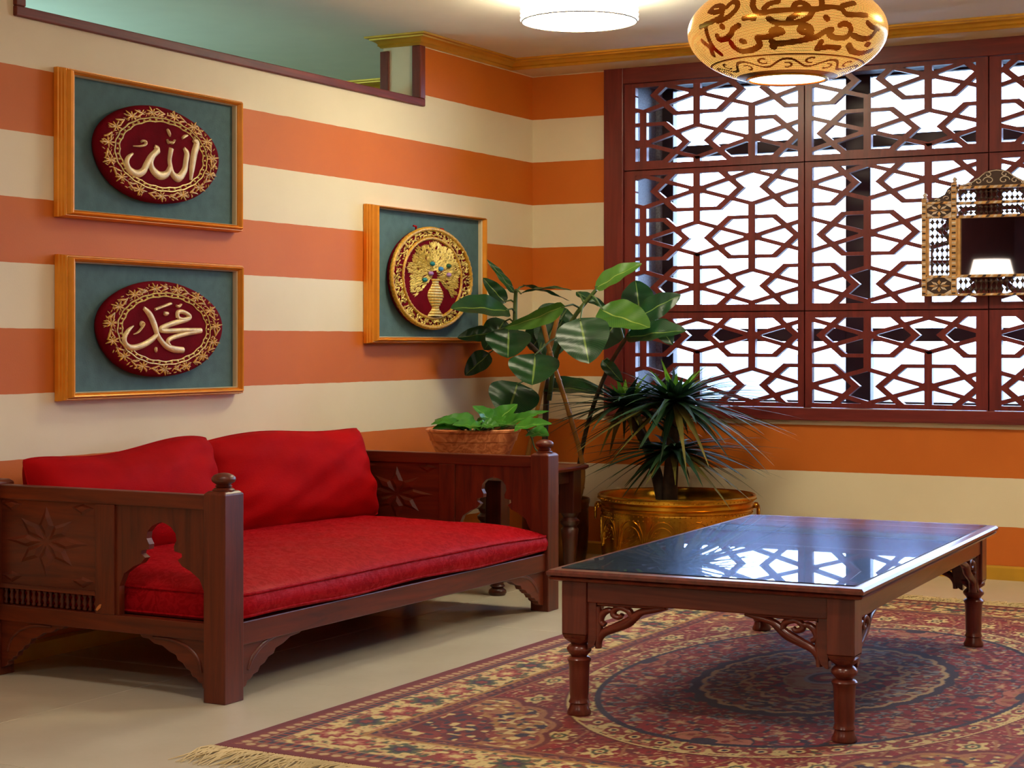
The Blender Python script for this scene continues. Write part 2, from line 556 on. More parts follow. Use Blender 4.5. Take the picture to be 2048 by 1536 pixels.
for ci in range(6):
    for ri in range(3):
        x0, x1 = PX[ci]; z0, z1 = PZ[ri]; a0, a1 = OX[ci]; b0, b1 = OZr[ri]
        m = MB()
        g = 0.0015
        outer = [(x0 + g, z0 + g), (x1 - g, z0 + g), (x1 - g, z1 - g), (x0 + g, z1 - g)]
        m.prism([outer, [(a0, b0), (a0, b1), (a1, b1), (a1, b0)]], XZ, -0.014, 0.016)
        for q, P in enumerate(BARS):
            c = clip_poly(P, a0 - 0.004, a1 + 0.004, b0 - 0.004, b1 + 0.004)
            if c:
                # tiny depth offset per direction keeps coplanar faces of crossing bars apart
                e = 0.00003 * ((q * 17) % 61)
                m.prism(c, XZ, -0.0135 + e, 0.0150 - e)
        o = wpart(m, 'lattice_panel', M['swood_z'])

# battens behind the panel joints
for z in (1.124, 1.777):
    wpart(MB().box(0.49, 0.0165, z - 0.016, 5.00, 0.028, z + 0.016), 'screen_batten', M['swood_x'])
for x in (1.359, 2.161, 2.963, 3.765, 4.567):
    for a, b in ((0.70, 1.108), (1.140, 1.761), (1.793, 2.178)):
        wpart(MB().box(x - 0.016, 0.0165, a, x + 0.016, 0.028, b), 'screen_batten', M['swood_z'])
# pale ground outside
gm = plain('pale_hazy_ground', lin(50, 64, 62), 0.9, var=0.08, scale=0.3)
tag(MB().box(-140, 4.0, -1.2, 140, 260, -1.0).build('ground', gm), kind='structure')
# ------------------------------------------------------------------ settee
SY0, SY1, SX0, SX1 = -3.584, -1.605, 0.04, 0.968
sofa = empty('settee', ((SX0 + SX1) / 2, (SY0 + SY1) / 2, 0), 0, 'carved mahogany settee with arched arm panels and round finials along the left wall', 'sofa')
def sp(mb, name, mat, parent=None, **kw):
    o = mb.build(name, mat, parent or sofa, **kw)
    if parent is None: o.location = (-sofa.location.x, -sofa.location.y, 0)
    return o
PW, PD = 0.074, 0.084
def post(px, py, h, fin):
    m = MB()
    c = 0.010
    m.add([(px, py, 0), (px + PW, py, 0), (px + PW, py + PD, 0), (px, py + PD, 0),
           (px, py, h), (px + PW, py, h), (px + PW, py + PD, h), (px, py + PD, h),
           (px + c, py + c, h + 0.008), (px + PW - c, py + c, h + 0.008), (px + PW - c, py + PD - c, h + 0.008), (px + c, py + PD - c, h + 0.008)],
          [(3, 2, 1, 0), (0, 1, 5, 4), (1, 2, 6, 5), (2, 3, 7, 6), (3, 0, 4, 7), (4, 5, 9, 8), (5, 6, 10, 9), (6, 7, 11, 10), (7, 4, 8, 11), (8, 9, 10, 11)])
    p = sp(m, 'post', M['wood_z'], bevel=0.003)
    if fin:
        f = MB().lathe([(0.030, 0.0), (0.031, 0.004), (0.026, 0.008), (0.019, 0.011), (0.024, 0.014), (0.019, 0.018), (0.023, 0.021), (0.031, 0.026), (0.034, 0.032), (0.033, 0.038), (0.027, 0.044), (0.015, 0.049), (0.0, 0.051)], 24, (px + PW / 2, py + PD / 2, h + 0.006))
        f.build('finial', M['wood_z'], p, 60)
    return p
post(SX1 - PW, SY0, 0.572, True); post(SX1 - PW, SY1 - PD, 0.572, True)
post(SX0, SY0, 0.572, False); post(SX0, SY1 - PD, 0.572, False)

def arch(cx, z0, z1, w):
    """keel arch with a round head and a pair of cusps"""
    h = z1 - z0
    L = [(-0.5, 0), (-0.5, 0.30), (-0.44, 0.44), (-0.33, 0.52), (-0.24, 0.56), (-0.19, 0.62), (-0.24, 0.655), (-0.235, 0.69), (-0.15, 0.71), (-0.145, 0.76), (-0.175, 0.82), (-0.165, 0.89), (-0.11, 0.955), (-0.05, 0.985), (0, 1.0)]
    R = [(-x, y) for x, y in reversed(L[:-1])]
    return [(cx + x * w, z0 + y * h) for x, y in L + R]
def bracket(s, x0, k=1.0):
    """bracket outline hanging from an apron beside a post; s = +1 grows to +u"""
    P = [(0, .185), (.245, .185), (.230, .170), (.208, .164), (.200, .155), (.182, .154), (.165, .142), (.140, .138), (.120, .124), (.100, .116), (.094, .102), (.080, .096), (.070, .082), (.058, .076), (.052, .062), (.040, .058), (.034, .048), (.024, .044), (.022, .034), (.010, .026), (0, .024)]
    return [(x0 + s * x * k, z) for x, z in P]

AX0, AX1 = SX0 + PW, SX1 - PW     # arm panels run between the posts
def arm(ya, yb, out):
    """one arm; ya..yb = rail thickness, out = outward direction of Y"""
    yc = (ya + yb) / 2
    sp(MB().box(AX0, ya, 0.525, AX1, yb, 0.566), 'arm_rail', M['wood_x'], bevel=0.003)
    sp(MB().box(AX0, ya, 0.165, AX1, yb, 0.212), 'arm_bottom_rail', M['wood_x'], bevel=0.002)
    a = sp(MB().box(0.486, ya, 0.212, 0.556, yb, 0.525), 'arm_stile', M['wood_z'], bevel=0.002)
    if out < 0:
        MB().prism([(0.488, 0.222), (0.494, 0.220), (0.506, 0.229), (0.510, 0.240), (0.503, 0.239), (0.494, 0.231)], XZ, ya - 0.0008, ya + 0.001).build('chipped_spot', plain('bare_wood_chip', lin(196, 120, 60), 0.8), a)
    # pierced arch board
    m = MB().prism([[(0.556, 0.212), (AX1, 0.212), (AX1, 0.525), (0.556, 0.525)], [(p[0], p[1]) for p in reversed(arch(0.722, 0.2125, 0.484, 0.306))]], XZ, yc - 0.011, yc + 0.011)
    sp(m, 'arch_board', M['wood_z'])
    # carved panel: recessed field with raised faceted kites forming a star
    f = sp(MB().box(AX0, yc - 0.008, 0.272, 0.486, yc + 0.008, 0.525), 'carved_panel', M['wood_x'])
    cx, cz = 0.290, 0.405
    kites = [[(0.0, 0.0), (0.030, 0.030), (0.0, 0.100), (-0.030, 0.030)]]
    for sgn in (1, -1):
        for sx in range(4):
            a_ = sx * PI / 2 + PI / 4
            for rr, sc in ((0.0, 1.0),):
                pts = []
                for (u, v) in [(0, 0.006), (0.021, 0.050), (0.0, 0.100), (-0.021, 0.050)]:
                    c_, s_ = math.cos(a_), math.sin(a_)
                    pts.append((cx + (u * c_ - v * s_) * 1.45, cz + (u * s_ + v * c_) * 0.95))
                raised(pts, yc, sgn, f)
            a_ = sx * PI / 2
            pts = []
            for (u, v) in [(0, 0.008), (0.021, 0.052), (0.0, 0.118), (-0.021, 0.052)]:
                c_, s_ = math.cos(a_), math.sin(a_)
                pts.append((cx + (u * c_ - v * s_) * 1.42, cz + (u * s_ + v * c_) * 0.90))
            raised(pts, yc, sgn, f)
    for kx in (0.155, 0.43):
        for kz in (0.30, 0.51):
            for sgn in (1, -1):
                raised([(kx - 0.045, kz), (kx, kz - 0.022), (kx + 0.045, kz), (kx, kz + 0.012)], yc, sgn, f)
    # turned spindle row under the panel
    sp(MB().box(AX0, ya, 0.262, 0.486, yb, 0.274), 'spindle_rail', M['wood_x'])
    n = 17
    for i in range(n):
        x = AX0 + (i + 0.5) * (0.486 - AX0) / n
        o = sp(MB().lathe([(0.004, 0), (0.008, 0.006), (0.004, 0.013), (0.0085, 0.025), (0.004, 0.037), (0.008, 0.044), (0.004, 0.050)], 8, (x, yc, 0.212)), 'spindle', M['wood_z'], smooth_angle=60)
    # apron brackets under the arm
    for s, x0 in ((-1, AX1), (1, AX0)):
        o = sp(MB().prism(bracket(s, x0, 1.2), XZ, yc - 0.012, yc + 0.012), 'bracket', M['wood_x'], bevel=0.002)
        for sgn in (1, -1):
            MB().stroke([(x0 + s * 0.20, 0.160, 0.006), (x0 + s * 0.13, 0.157, 0.010), (x0 + s * 0.075, 0.140, 0.010), (x0 + s * 0.040, 0.110, 0.010), (x0 + s * 0.028, 0.075, 0.006)], lambda u, v, t: (u, yc + sgn * (0.0118 + t), v), 0.005).build('carved_scroll', M['wood_x'], o, 60)
def raised(pts, yc, sgn, parent):
    cx = sum(p[0] for p in pts) / len(pts); cz = sum(p[1] for p in pts) / len(pts)
    n = len(pts)
    y0 = yc + sgn * 0.0075; y1 = yc + sgn * 0.0140
    vs = [(p[0], y0, p[1]) for p in pts] + [(cx + (p[0] - cx) * 0.45, y1, cz + (p[1] - cz) * 0.45) for p in pts]
    fs = [tuple(range(n, 2 * n))] + [(i, (i + 1) % n, n + (i + 1) % n, n + i) for i in range(n)]
    MB().add(vs, fs).build('carved_facet', M['wood_x'], parent)
arm(SY0 + 0.022, SY0 + 0.060, -1)
arm(SY1 - 0.060, SY1 - 0.022, 1)
# back, seat frame, front rail
sp(MB().box(SX0, SY0 + PD, 0.24, SX0 + 0.022, SY1 - PD, 0.54), 'back_panel', M['wood_y'])
sp(MB().box(SX1 - 0.052, SY0 + PD, 0.148, SX1 - 0.012, SY1 - PD, 0.213), 'front_rail', M['wood_y'], bevel=0.003)
sp(MB().box(SX0 + 0.01, SY0 + PD, 0.148, SX0 + 0.05, SY1 - PD, 0.213), 'back_rail', M['wood_y'])
for i in range(9):
    y = SY0 + 0.14 + i * (SY1 - SY0 - 0.28) / 8
    sp(MB().box(SX0 + 0.05, y - 0.04, 0.19, SX1 - 0.052, y + 0.04, 0.210), 'seat_slat', M['dwood'])
for s, y0 in ((1, SY0 + PD), (-1, SY1 - PD)):
    o = sp(MB().prism(bracket(s, y0, 1.75), YZ, SX1 - 0.046, SX1 - 0.020), 'bracket', M['wood_y'], bevel=0.002)
    MB().stroke([(y0 + s * 0.35, 0.166, 0.006), (y0 + s * 0.23, 0.160, 0.012), (y0 + s * 0.13, 0.142, 0.014), (y0 + s * 0.07, 0.110, 0.014), (y0 + s * 0.045, 0.075, 0.008)], lambda u, v, t: (SX1 - 0.0202 + t, u, v), 0.005).build('carved_scroll', M['wood_y'], o, 60)

# ------------------------------------------------------------------ cushions
def fabric(name, c1, c2, damask):
    t = NT(name)
    v = t.coord('Object')
    n = t.noise(v, 6.0, 3)
    base = t.ramp(n, [(0.3, c1), (0.7, c2)])
    weave = t.noise(t.coord('Object', (400, 60, 400)), 1.0, 2)
    if damask:
        k = t.noise(v, 26.0, 3, 0.6, 2.5)
        mask = t.ramp(k, [(0.47, (0, 0, 0, 1)), (0.53, (1, 1, 1, 1))])
        base = t.mix(t.math('MULTIPLY', mask, 0.55), base, lin(176, 20, 30))
        t.set(Roughness=t.math('MULTIPLY_ADD', mask, -0.18, 0.62))
    else:
        t.set(Roughness=0.75)
    t.set(Base_Color=base, Specular_IOR_Level=0.05)
    t.bump(weave, 0.25, 0.003)
    return t.m
M['damask'] = fabric('red_damask', lin(138, 6, 16), lin(160, 10, 22), True)
M['redvelvet'] = fabric('red_plain_weave', lin(150, 6, 12), lin(172, 10, 16), False)

def vnoise(x, y, seed=0):
    return math.sin(x * 3.1 + seed) * math.cos(y * 2.7 - seed * 1.3) * 0.5 + math.sin(x * 7.3 - y * 5.1 + seed * 2.1) * 0.25

# seat cushion: crowned top, piped edge, slightly slumped front
def seat_cushion():
    x0, x1, y0, y1 = 0.10, 0.966, SY0 + 0.070, SY1 - 0.070
    nx, ny = 40, 80
    def top(u, v):
        e = min(u, 1 - u) * (x1 - x0); f = min(v, 1 - v) * (y1 - y0)
        d = min(e, f)
        crown = 1 - math.exp(-d / 0.10)
        z = 0.288 + 0.056 * crown + 0.006 * vnoise(u * 4, v * 9, 1) * crown
        z += 0.012 * math.exp(-((v - 0.55) / 0.3) ** 2) * (1 - u) - 0.012 * math.exp(-((v - 1.0) / 0.14) ** 2) * u
        return z
    def bot(u, v):
        return 0.2135 + 0.008 * math.exp(-((u - 1) / 0.06) ** 2) + 0.004 * math.sin(v * 15) * math.exp(-((u - 1) / 0.08) ** 2)
    def edge(u, v):   # plan outline with rounded corners and a gentle wave
        x = x0 + (x1 - x0) * u; y = y0 + (y1 - y0) * v
        if u > 0.9: x += 0.006 * math.sin(v * 11) * (u - 0.9) * 10
        # stay behind the front posts at both ends
        lim = x1 - 0.012 * max(0, 1 - min(v, 1 - v) / 0.03)
        # notch round the posts
        return min(x, lim), y
    m = MB(); vs = []; fs = []
    for i in range(nx + 1):
        for j in range(ny + 1):
            u, v = i / nx, j / ny
            x, y = edge(u, v)
            vs.append((x, y, top(u, v)))
    for i in range(nx):
        for j in range(ny):
            a = i * (ny + 1) + j
            fs.append((a, a + ny + 1, a + ny + 2, a + 1))
    # rim ring: bulging side wall
    ring = [(i, 0) for i in range(nx)] + [(nx, j) for j in range(ny)] + [(i, ny) for i in range(nx, 0, -1)] + [(0, j) for j in range(ny, 0, -1)]
    b0 = len(vs); K = 5
    for k in range(1, K + 1):
        t = k / K
        for (i, j) in ring:
            u, v = i / nx, j / ny
            x, y = edge(u, v)
            bulge = 0.010 * math.sin(PI * t)
            ox = (1 if i == nx else -1 if i == 0 else 0); oy = (1 if j == ny else -1 if j == 0 else 0)
            if abs(oy) and i < nx * 0.93: oy *= 0.5
            z = top(u, v) * (1 - t) + bot(u, v) * t
            vs.append((x + ox * bulge, y + oy * bulge * 0.6, z))
    n = len(ring)
    idx = [i * (ny + 1) + j for (i, j) in ring]
    prev = idx
    for k in range(K):
        cur = [b0 + k * n + q for q in range(n)]
        for q in range(n):
            fs.append((prev[q], prev[(q + 1) % n], cur[(q + 1) % n], cur[q]))
        prev = cur
    fs.append(tuple(prev))
    m.add(vs, fs)
    root = empty('seat_cushion', ((x0 + x1) / 2, (y0 + y1) / 2, 0.2135), 0, 'long red damask seat cushion with piped edge lying on the settee', 'cushion')
    o = m.build('cover', M['damask'], root, 60); o.location = -root.location
    for zz, nm in ((0.0, 'top'), (1.0, 'bottom')):
        path = []
        for (i, j) in ring[::2]:
            u, v = i / nx, j / ny
            x, y = edge(u, v)
            z = (top(u, v) if zz == 0 else bot(u, v) + 0.006)
            path.append((x + (0.002 if i == nx else 0), y, z + (0.001 if zz == 0 else 0)))
        path.append(path[0])
        p = MB().tube(path, 0.0042, 6, False).build('piping', M['damask'], root, 60); p.location = -root.location
seat_cushion()

def pillow(name, label, y0, y1, xb, zb, xt, zt, thick, seed, tilt=0.0, yaw=0.0):
    """back cushion leaning on the wall; front face given by bottom (xb, zb) and top (xt, zt)"""
    ny, nz = 48, 34
    ax = Vector((math.sin(yaw), math.cos(yaw), 0)); up = Vector((xt - xb, 0, zt - zb)); H_ = up.length; up.normalize()
    nr = Vector((up.z, 0, -up.x))     # towards the room
    org = Vector((xb, (y0 + y1) / 2, zb)) - nr * thick * 0.5
    W_ = y1 - y0
    vs = []; fs = []
    def pt(u, v, s):
        a = max(0.0, 1 - abs(2 * u - 1) ** 4.0) ; b = max(0.0, 1 - abs(2 * v - 1) ** 2.6)
        th = thick * 0.5 * (a ** 0.55 * b ** 0.55)
        cr = 0.016 * vnoise(u * 3 + 1, v * 4, seed) + 0.010 * math.sin(16 * (u * 0.6 + v) + seed * 3) * math.exp(-((v - 0.88) / 0.14) ** 2) + 0.007 * math.sin(26 * (v + 0.5 * (u - 0.5) ** 2) + seed) * math.exp(-((abs(2 * u - 1) - 0.9) / 0.22) ** 2) - 0.018 * math.exp(-((v - 0.08) / 0.05) ** 2 - ((u - 0.25) / 0.35) ** 2)
        # concave seams between the corners
        pin = 1 - 0.05 * (1 - abs(2 * v - 1) ** 2)
        pv = 1 - 0.035 * (1 - abs(2 * u - 1) ** 2)
        # rounded corners: pull the outline in where both coordinates are extreme
        cu, cv_ = 2 * u - 1, 2 * v - 1
        rc = max(0.0, abs(cu) ** 6 * abs(cv_) ** 6)
        du = (u - 0.5) * W_ * (pin - 0.035 * rc); dv = 0.5 * H_ + (v - 0.5) * H_ * (pv - 0.07 * rc) + (u - 0.5) * tilt
        dv += v * 0.012 * math.sin(u * 7 + seed * 2)
        return org + ax * du + up * dv + nr * (s * th + (cr * (a * b) ** 0.5 if s > 0 else 0))
    for s in (1, -1):
        for i in range(ny + 1):
            for j in range(nz + 1):
                vs.append(pt(i / ny, j / nz, s))
    N = (ny + 1) * (nz + 1)
    for s in (0, 1):
        for i in range(ny):
            for j in range(nz):
                a = s * N + i * (nz + 1) + j
                q = (a, a + nz + 1, a + nz + 2, a + 1)
                fs.append(q if s == 0 else q[::-1])
    root = empty(name, (xb, (y0 + y1) / 2, zb), 0, label, 'cushion', 'red back cushions on the settee')
    m = MB().add(vs, fs)
    o = m.build('cover', M['redvelvet'], root, 180)
    o.location = -root.location
    path = [pt(i / ny, 0, 1) for i in range(ny + 1)] + [pt(1, j / nz, 1) for j in range(1, nz + 1)] + [pt(i / ny, 1, 1) for i in range(ny - 1, -1, -1)] + [pt(0, j / nz, 1) for j in range(nz - 1, -1, -1)]
    p = MB().tube(path, 0.003, 5, False).build('seam', M['redvelvet'], root, 60); p.location = -root.location
    return root
pillow('back_cushion', 'red back cushion at the near end of the settee, partly behind the near arm', -3.50, -2.580, 0.315, 0.322, 0.235, 0.675, 0.23, 1.0, 0.03, -0.02)
pillow('back_cushion', 'red back cushion at the plant end of the settee, shown in full', -2.615, -1.685, 0.300, 0.336, 0.195, 0.690, 0.22, 2.6, 0.02, 0.10)
# ------------------------------------------------------------------ coffee table
table = empty('coffee_table', (2.200, -2.477, 0), 0.043, 'long carved mahogany coffee table with glass top on the patterned rug', 'table')
TW, TL, TZ = 0.845, 1.649, 0.396
def ring_prof(mb, prof, w, l):
    """rectangular moulding: prof = (inset, z) list swept round a w x l rectangle"""
    k = len(prof); vs = []; fs = []
    for sx, sy in ((-1, -1), (1, -1), (1, 1), (-1, 1)):
        for ins, z in prof:
            vs.append((sx * (w / 2 - ins), sy * (l / 2 - ins), z))
    for i in range(4):
        for j in range(k):
            fs.append((i * k + j, ((i + 1) % 4) * k + j, ((i + 1) % 4) * k + (j + 1) % k, i * k + (j + 1) % k))
    return mb.add(vs, fs)
m = ring_prof(MB(), [(0.10, TZ - 0.034), (0.020, TZ - 0.034), (0.008, TZ - 0.030), (0.004, TZ - 0.024), (0.010, TZ - 0.021), (0.001, TZ - 0.018), (0.0, TZ - 0.010), (0.006, TZ - 0.004), (0.016, TZ - 0.002), (0.030, TZ - 0.002), (0.030, TZ - 0.012), (0.10, TZ - 0.012)], TW, TL)
m.build('top_moulding', M['twood_y'], table, 25)
# inlaid top panels under the glass
TIN = TW - 0.06; TIL = TL - 0.06
top = MB().box(-TIN / 2 + 0.0005, -TIL / 2 + 0.0005, TZ - 0.030, TIN / 2 - 0.0005, TIL / 2 - 0.0005, TZ - 0.0095).build('top_board', M['twood_y'], table)
def plank(name, poly, z1, mat, par=top):
    return MB().prism(poly, XY, TZ - 0.0097, z1).build(name, mat, par)
zt = TZ - 0.0080
bw = 0.115
a, b = TIN / 2 - 0.004, TIL / 2 - 0.004
for s in (-1, 1):
    plank('border_board', [(s * a, -b + 0.01), (s * (a - bw), -b + bw), (s * (a - bw), b - bw), (s * a, b - 0.01)], zt, M['twood_y'])
    plank('border_board', [(-a + 0.01, s * b), (-a + bw, s * (b - bw)), (a - bw, s * (b - bw)), (a - 0.01, s * b)], zt, M['twood_x'])
M['inlay'] = wood('dark_star_inlay', lin(30, 12, 14), lin(52, 22, 20), 0)
# three star medallions of strapwork in the field
for k in range(3):
    cy = (k - 1) * 0.46
    for q in range(6):
        a_ = q * PI / 3
        pts = []
        for u, v in [(0.0, 0.02), (0.045, 0.075), (0.0, 0.135), (-0.045, 0.075)]:
            c_, s_ = math.cos(a_), math.sin(a_)
            pts.append(((u * c_ - v * s_) * 1.35, cy + (u * s_ + v * c_) * 1.35))
        plank('star_inlay', pts, zt, M['inlay'])
    for q in range(6):
        a0, a1 = q * PI / 3, (q + 1) * PI / 3
        r0, r1 = 0.200, 0.214
        plank('star_band', [(r0 * math.cos(a0), cy + r0 * math.sin(a0)), (r1 * math.cos(a0), cy + r1 * math.sin(a0)), (r1 * math.cos(a1), cy + r1 * math.sin(a1)), (r0 * math.cos(a1), cy + r0 * math.sin(a1))], zt + 0.0003, M['inlay'])
def table_glass():
    t = NT('table_glass')
    t.set(Base_Color=(0.9, 0.96, 0.98, 1), Roughness=0.015, Transmission_Weight=0.0)
    tr = t.new('ShaderNodeBsdfTransparent'); tr.inputs[0].default_value = (0.86, 0.92, 0.95, 1)
    gl = t.new('ShaderNodeBsdfGlossy'); gl.inputs['Roughness'].default_value = 0.012
    # film of dust and cleaning streaks spreads the reflection; its blue sheen is painted
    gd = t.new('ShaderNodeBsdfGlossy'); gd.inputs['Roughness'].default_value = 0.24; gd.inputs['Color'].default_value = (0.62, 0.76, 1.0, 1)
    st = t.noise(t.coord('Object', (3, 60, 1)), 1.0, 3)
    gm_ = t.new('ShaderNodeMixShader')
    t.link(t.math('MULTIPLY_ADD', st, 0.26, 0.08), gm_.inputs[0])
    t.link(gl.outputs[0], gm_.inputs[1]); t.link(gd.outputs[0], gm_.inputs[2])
    fr = t.new('ShaderNodeFresnel'); fr.inputs[0].default_value = 1.5
    mx = t.new('ShaderNodeMixShader')
    t.link(fr.outputs[0], mx.inputs[0]); t.link(tr.outputs[0], mx.inputs[1]); t.link(gm_.outputs[0], mx.inputs[2])
    t.link(mx.outputs[0], t.out.inputs[0])
    return t.m
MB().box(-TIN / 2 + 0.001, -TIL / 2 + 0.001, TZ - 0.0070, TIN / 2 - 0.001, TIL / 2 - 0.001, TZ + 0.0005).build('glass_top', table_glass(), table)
LG = 0.062     # half width of the leg block
lx, ly = TW / 2 - 0.066, TL / 2 - 0.066
LEGP = [(0.000, 0.0), (0.044, 0.0), (0.046, 0.006), (0.038, 0.016), (0.034, 0.026), (0.040, 0.030), (0.036, 0.036), (0.034, 0.042), (0.036, 0.050), (0.0385, 0.110), (0.0405, 0.128), (0.044, 0.131), (0.046, 0.136), (0.040, 0.141), (0.030, 0.144), (0.038, 0.150), (0.047, 0.157), (0.047, 0.163), (0.038, 0.170), (0.030, 0.174), (0.038, 0.178), (0.050, 0.184), (0.052, 0.190)]
for sx in (-1, 1):
    for sy in (-1, 1):
        cx_, cy_ = sx * lx, sy * ly
        m = MB().lathe([(r * 0.70, 0.0085 + z * 1.07) for r, z in LEGP], 28, (cx_, cy_, 0.0))
        hw = 0.035
        m2 = MB().box(cx_ - hw, cy_ - hw, 0.222, cx_ + hw, cy_ + hw, TZ - 0.034)
        n0 = len(m2.v)
        c = 0.006
        m2.add([(cx_ - hw, cy_ - hw, 0.222), (cx_ + hw, cy_ - hw, 0.222), (cx_ + hw, cy_ + hw, 0.222), (cx_ - hw, cy_ + hw, 0.222),
                (cx_ - hw + c, cy_ - hw + c, 0.208), (cx_ + hw - c, cy_ - hw + c, 0.208), (cx_ + hw - c, cy_ + hw - c, 0.208), (cx_ - hw + c, cy_ + hw - c, 0.208)],
               [(0, 1, 5, 4), (1, 2, 6, 5), (2, 3, 7, 6), (3, 0, 4, 7), (4, 5, 6, 7)])
        leg = m.build('leg', M['twood_z'], table, 50)
        m2.build('leg_block', M['twood_z'], leg, bevel=0.003)
# aprons
hw = 0.035
for s in (-1, 1):
    MB().box(-lx + hw, s * ly - 0.020 + s * 0.010, TZ - 0.088, lx - hw, s * ly + 0.020 + s * 0.010, TZ - 0.034).build('apron', M['twood_x'], table, bevel=0.003)
    MB().box(s * lx - 0.020 + s * 0.010, -ly + hw, TZ - 0.088, s * lx + 0.020 + s * 0.010, ly - hw, TZ - 0.034).build('apron', M['twood_y'], table, bevel=0.003)
# openwork scroll corner brackets
def scroll_bracket(fn, par, mat):
    """fn(u, v, t): u away from the leg, v down from the apron"""
    m = MB()
    P = lambda L, h=0.013: m.stroke([(u + 0.022, -v, w_ * 1.35) for u, v, w_ in L], fn, h, 6, 5)
    N = lambda L, h=0.013: m.stroke([(u + 0.022, -v, w_ * 1.35) for u, v, w_ in L], lambda u, v, t: fn(u, v, -t), h, 6, 5)
    for S in (P, N):
        S([(0.195, 0.004, 0.006), (0.160, 0.010, 0.012), (0.125, 0.018, 0.014), (0.105, 0.032, 0.018), (0.085, 0.048, 0.020), (0.050, 0.064, 0.018), (0.020, 0.078, 0.016), (0.006, 0.096, 0.014), (0.004, 0.118, 0.010)])
        S([(0.098, 0.036, 0.012), (0.090, 0.018, 0.013), (0.066, 0.010, 0.012), (0.048, 0.018, 0.012), (0.046, 0.030, 0.012), (0.062, 0.036, 0.010), (0.070, 0.028, 0.008)])
        S([(0.050, 0.020, 0.008), (0.030, 0.020, 0.012), (0.014, 0.032, 0.014), (0.010, 0.050, 0.012), (0.022, 0.058, 0.010)])
        S([(0.002, 0.010, 0.014), (0.004, 0.060, 0.016), (0.003, 0.120, 0.012)])
        S([(0.004, 0.003, 0.010), (0.08, 0.003, 0.010), (0.19, 0.002, 0.006)])
    b = m.build('scroll_bracket', mat, par, 70)
    MB().prism([(-0.001, 0.002), (0.024, 0.002), (0.024, -0.095), (0.018, -0.112), (0.006, -0.122), (-0.001, -0.124)], fn, -0.014, 0.014).build('bracket_pilaster', mat, b, bevel=0.002)
za = TZ - 0.088
for sx in (-1, 1):
    for sy in (-1, 1):
        x0 = sx * (lx - hw); yy = sy * ly + sy * 0.010
        scroll_bracket(lambda u, v, t: (x0 - sx * u, yy + t, za + v), table, M['twood_x'])
        y0 = sy * (ly - hw); xx = sx * lx + sx * 0.010
        scroll_bracket(lambda u, v, t: (xx + t, y0 - sy * u, za + v), table, M['twood_y'])

# ------------------------------------------------------------------ framed embroideries on the left wall
M['mat_teal'] = plain('teal_felt_backing', lin(76, 106, 112), 0.9, var=0.10, scale=30, bump=0.2, bscale=200)
M['velvet'] = plain('maroon_velvet', lin(104, 8, 22), 0.85, var=0.22, scale=14, bump=0.15, bscale=200, Specular_IOR_Level=0.05)
M['thread'] = plain('gold_thread', lin(206, 156, 46), 0.4, 0.12, var=0.35, scale=120)
M['thread_pale'] = plain('pale_gold_thread', lin(234, 206, 120), 0.42, 0.12, var=0.3, scale=120)
M['script'] = plain('silver_gold_script_thread', lin(244, 212, 156), 0.36, 0.15, var=0.22, scale=26, bump=0.3, bscale=300)
def frame(y0, y1, z0, z1, iy0, iy1, iz0, iz1, label, grp):
    """moulded picture frame on the wall x = 0; returns its root at the bottom centre"""
    cy, cz = (y0 + y1) / 2, (z0 + z1) / 2
    root = empty('framed_embroidery', (0, cy, z0), 0, label, 'picture frame', grp)
    D = 0.056
    # profile across the rail: (0 outer .. 1 inner, height off the wall)
    PR = [(0.0, 0.002), (0.0, 0.018), (0.05, 0.021), (0.06, 0.028), (0.12, 0.032), (0.13, 0.038), (0.20, 0.043), (0.26, 0.043), (0.29, 0.039), (0.33, 0.043), (0.42, 0.053), (0.52, 0.057), (0.62, 0.055), (0.70, 0.048), (0.74, 0.045), (0.80, 0.047), (0.84, 0.045), (0.86, 0.040), (0.86, 0.022)]
    LIP = [(0.86, 0.022), (0.86, 0.0405), (0.90, 0.043), (0.96, 0.040), (1.0, 0.032), (1.0, 0.022)]
    O = [(y0, z0), (y1, z0), (y1, z1), (y0, z1)]; I = [(iy0, iz0), (iy1, iz0), (iy1, iz1), (iy0, iz1)]
    def side(P, i):
        j = (i + 1) % 4
        vs = []; k = len(P)
        for c in (i, j):
            for s, h in P:
                vs.append((h, O[c][0] + (I[c][0] - O[c][0]) * s - cy, O[c][1] + (I[c][1] - O[c][1]) * s - z0))
        fs = [(q, q + 1, k + q + 1, k + q) for q in range(k - 1)] + [(k - 1, 0, k, 2 * k - 1), tuple(range(k)), tuple(range(2 * k - 1, k - 1, -1))]
        return MB().add(vs, fs)
    for i in range(4):
        r = side(PR, i).build('frame_rail', M['frame_gold'], root, 25)
        side(LIP, i).build('fillet', M['frame_silver'], r, 25)
    MB().box(0.006, iy0 - cy - 0.004, iz0 - z0 - 0.004, 0.024, iy1 - cy + 0.004, iz1 - z0 + 0.004).build('backing', M['mat_teal'], root)
    return root, cy, z0

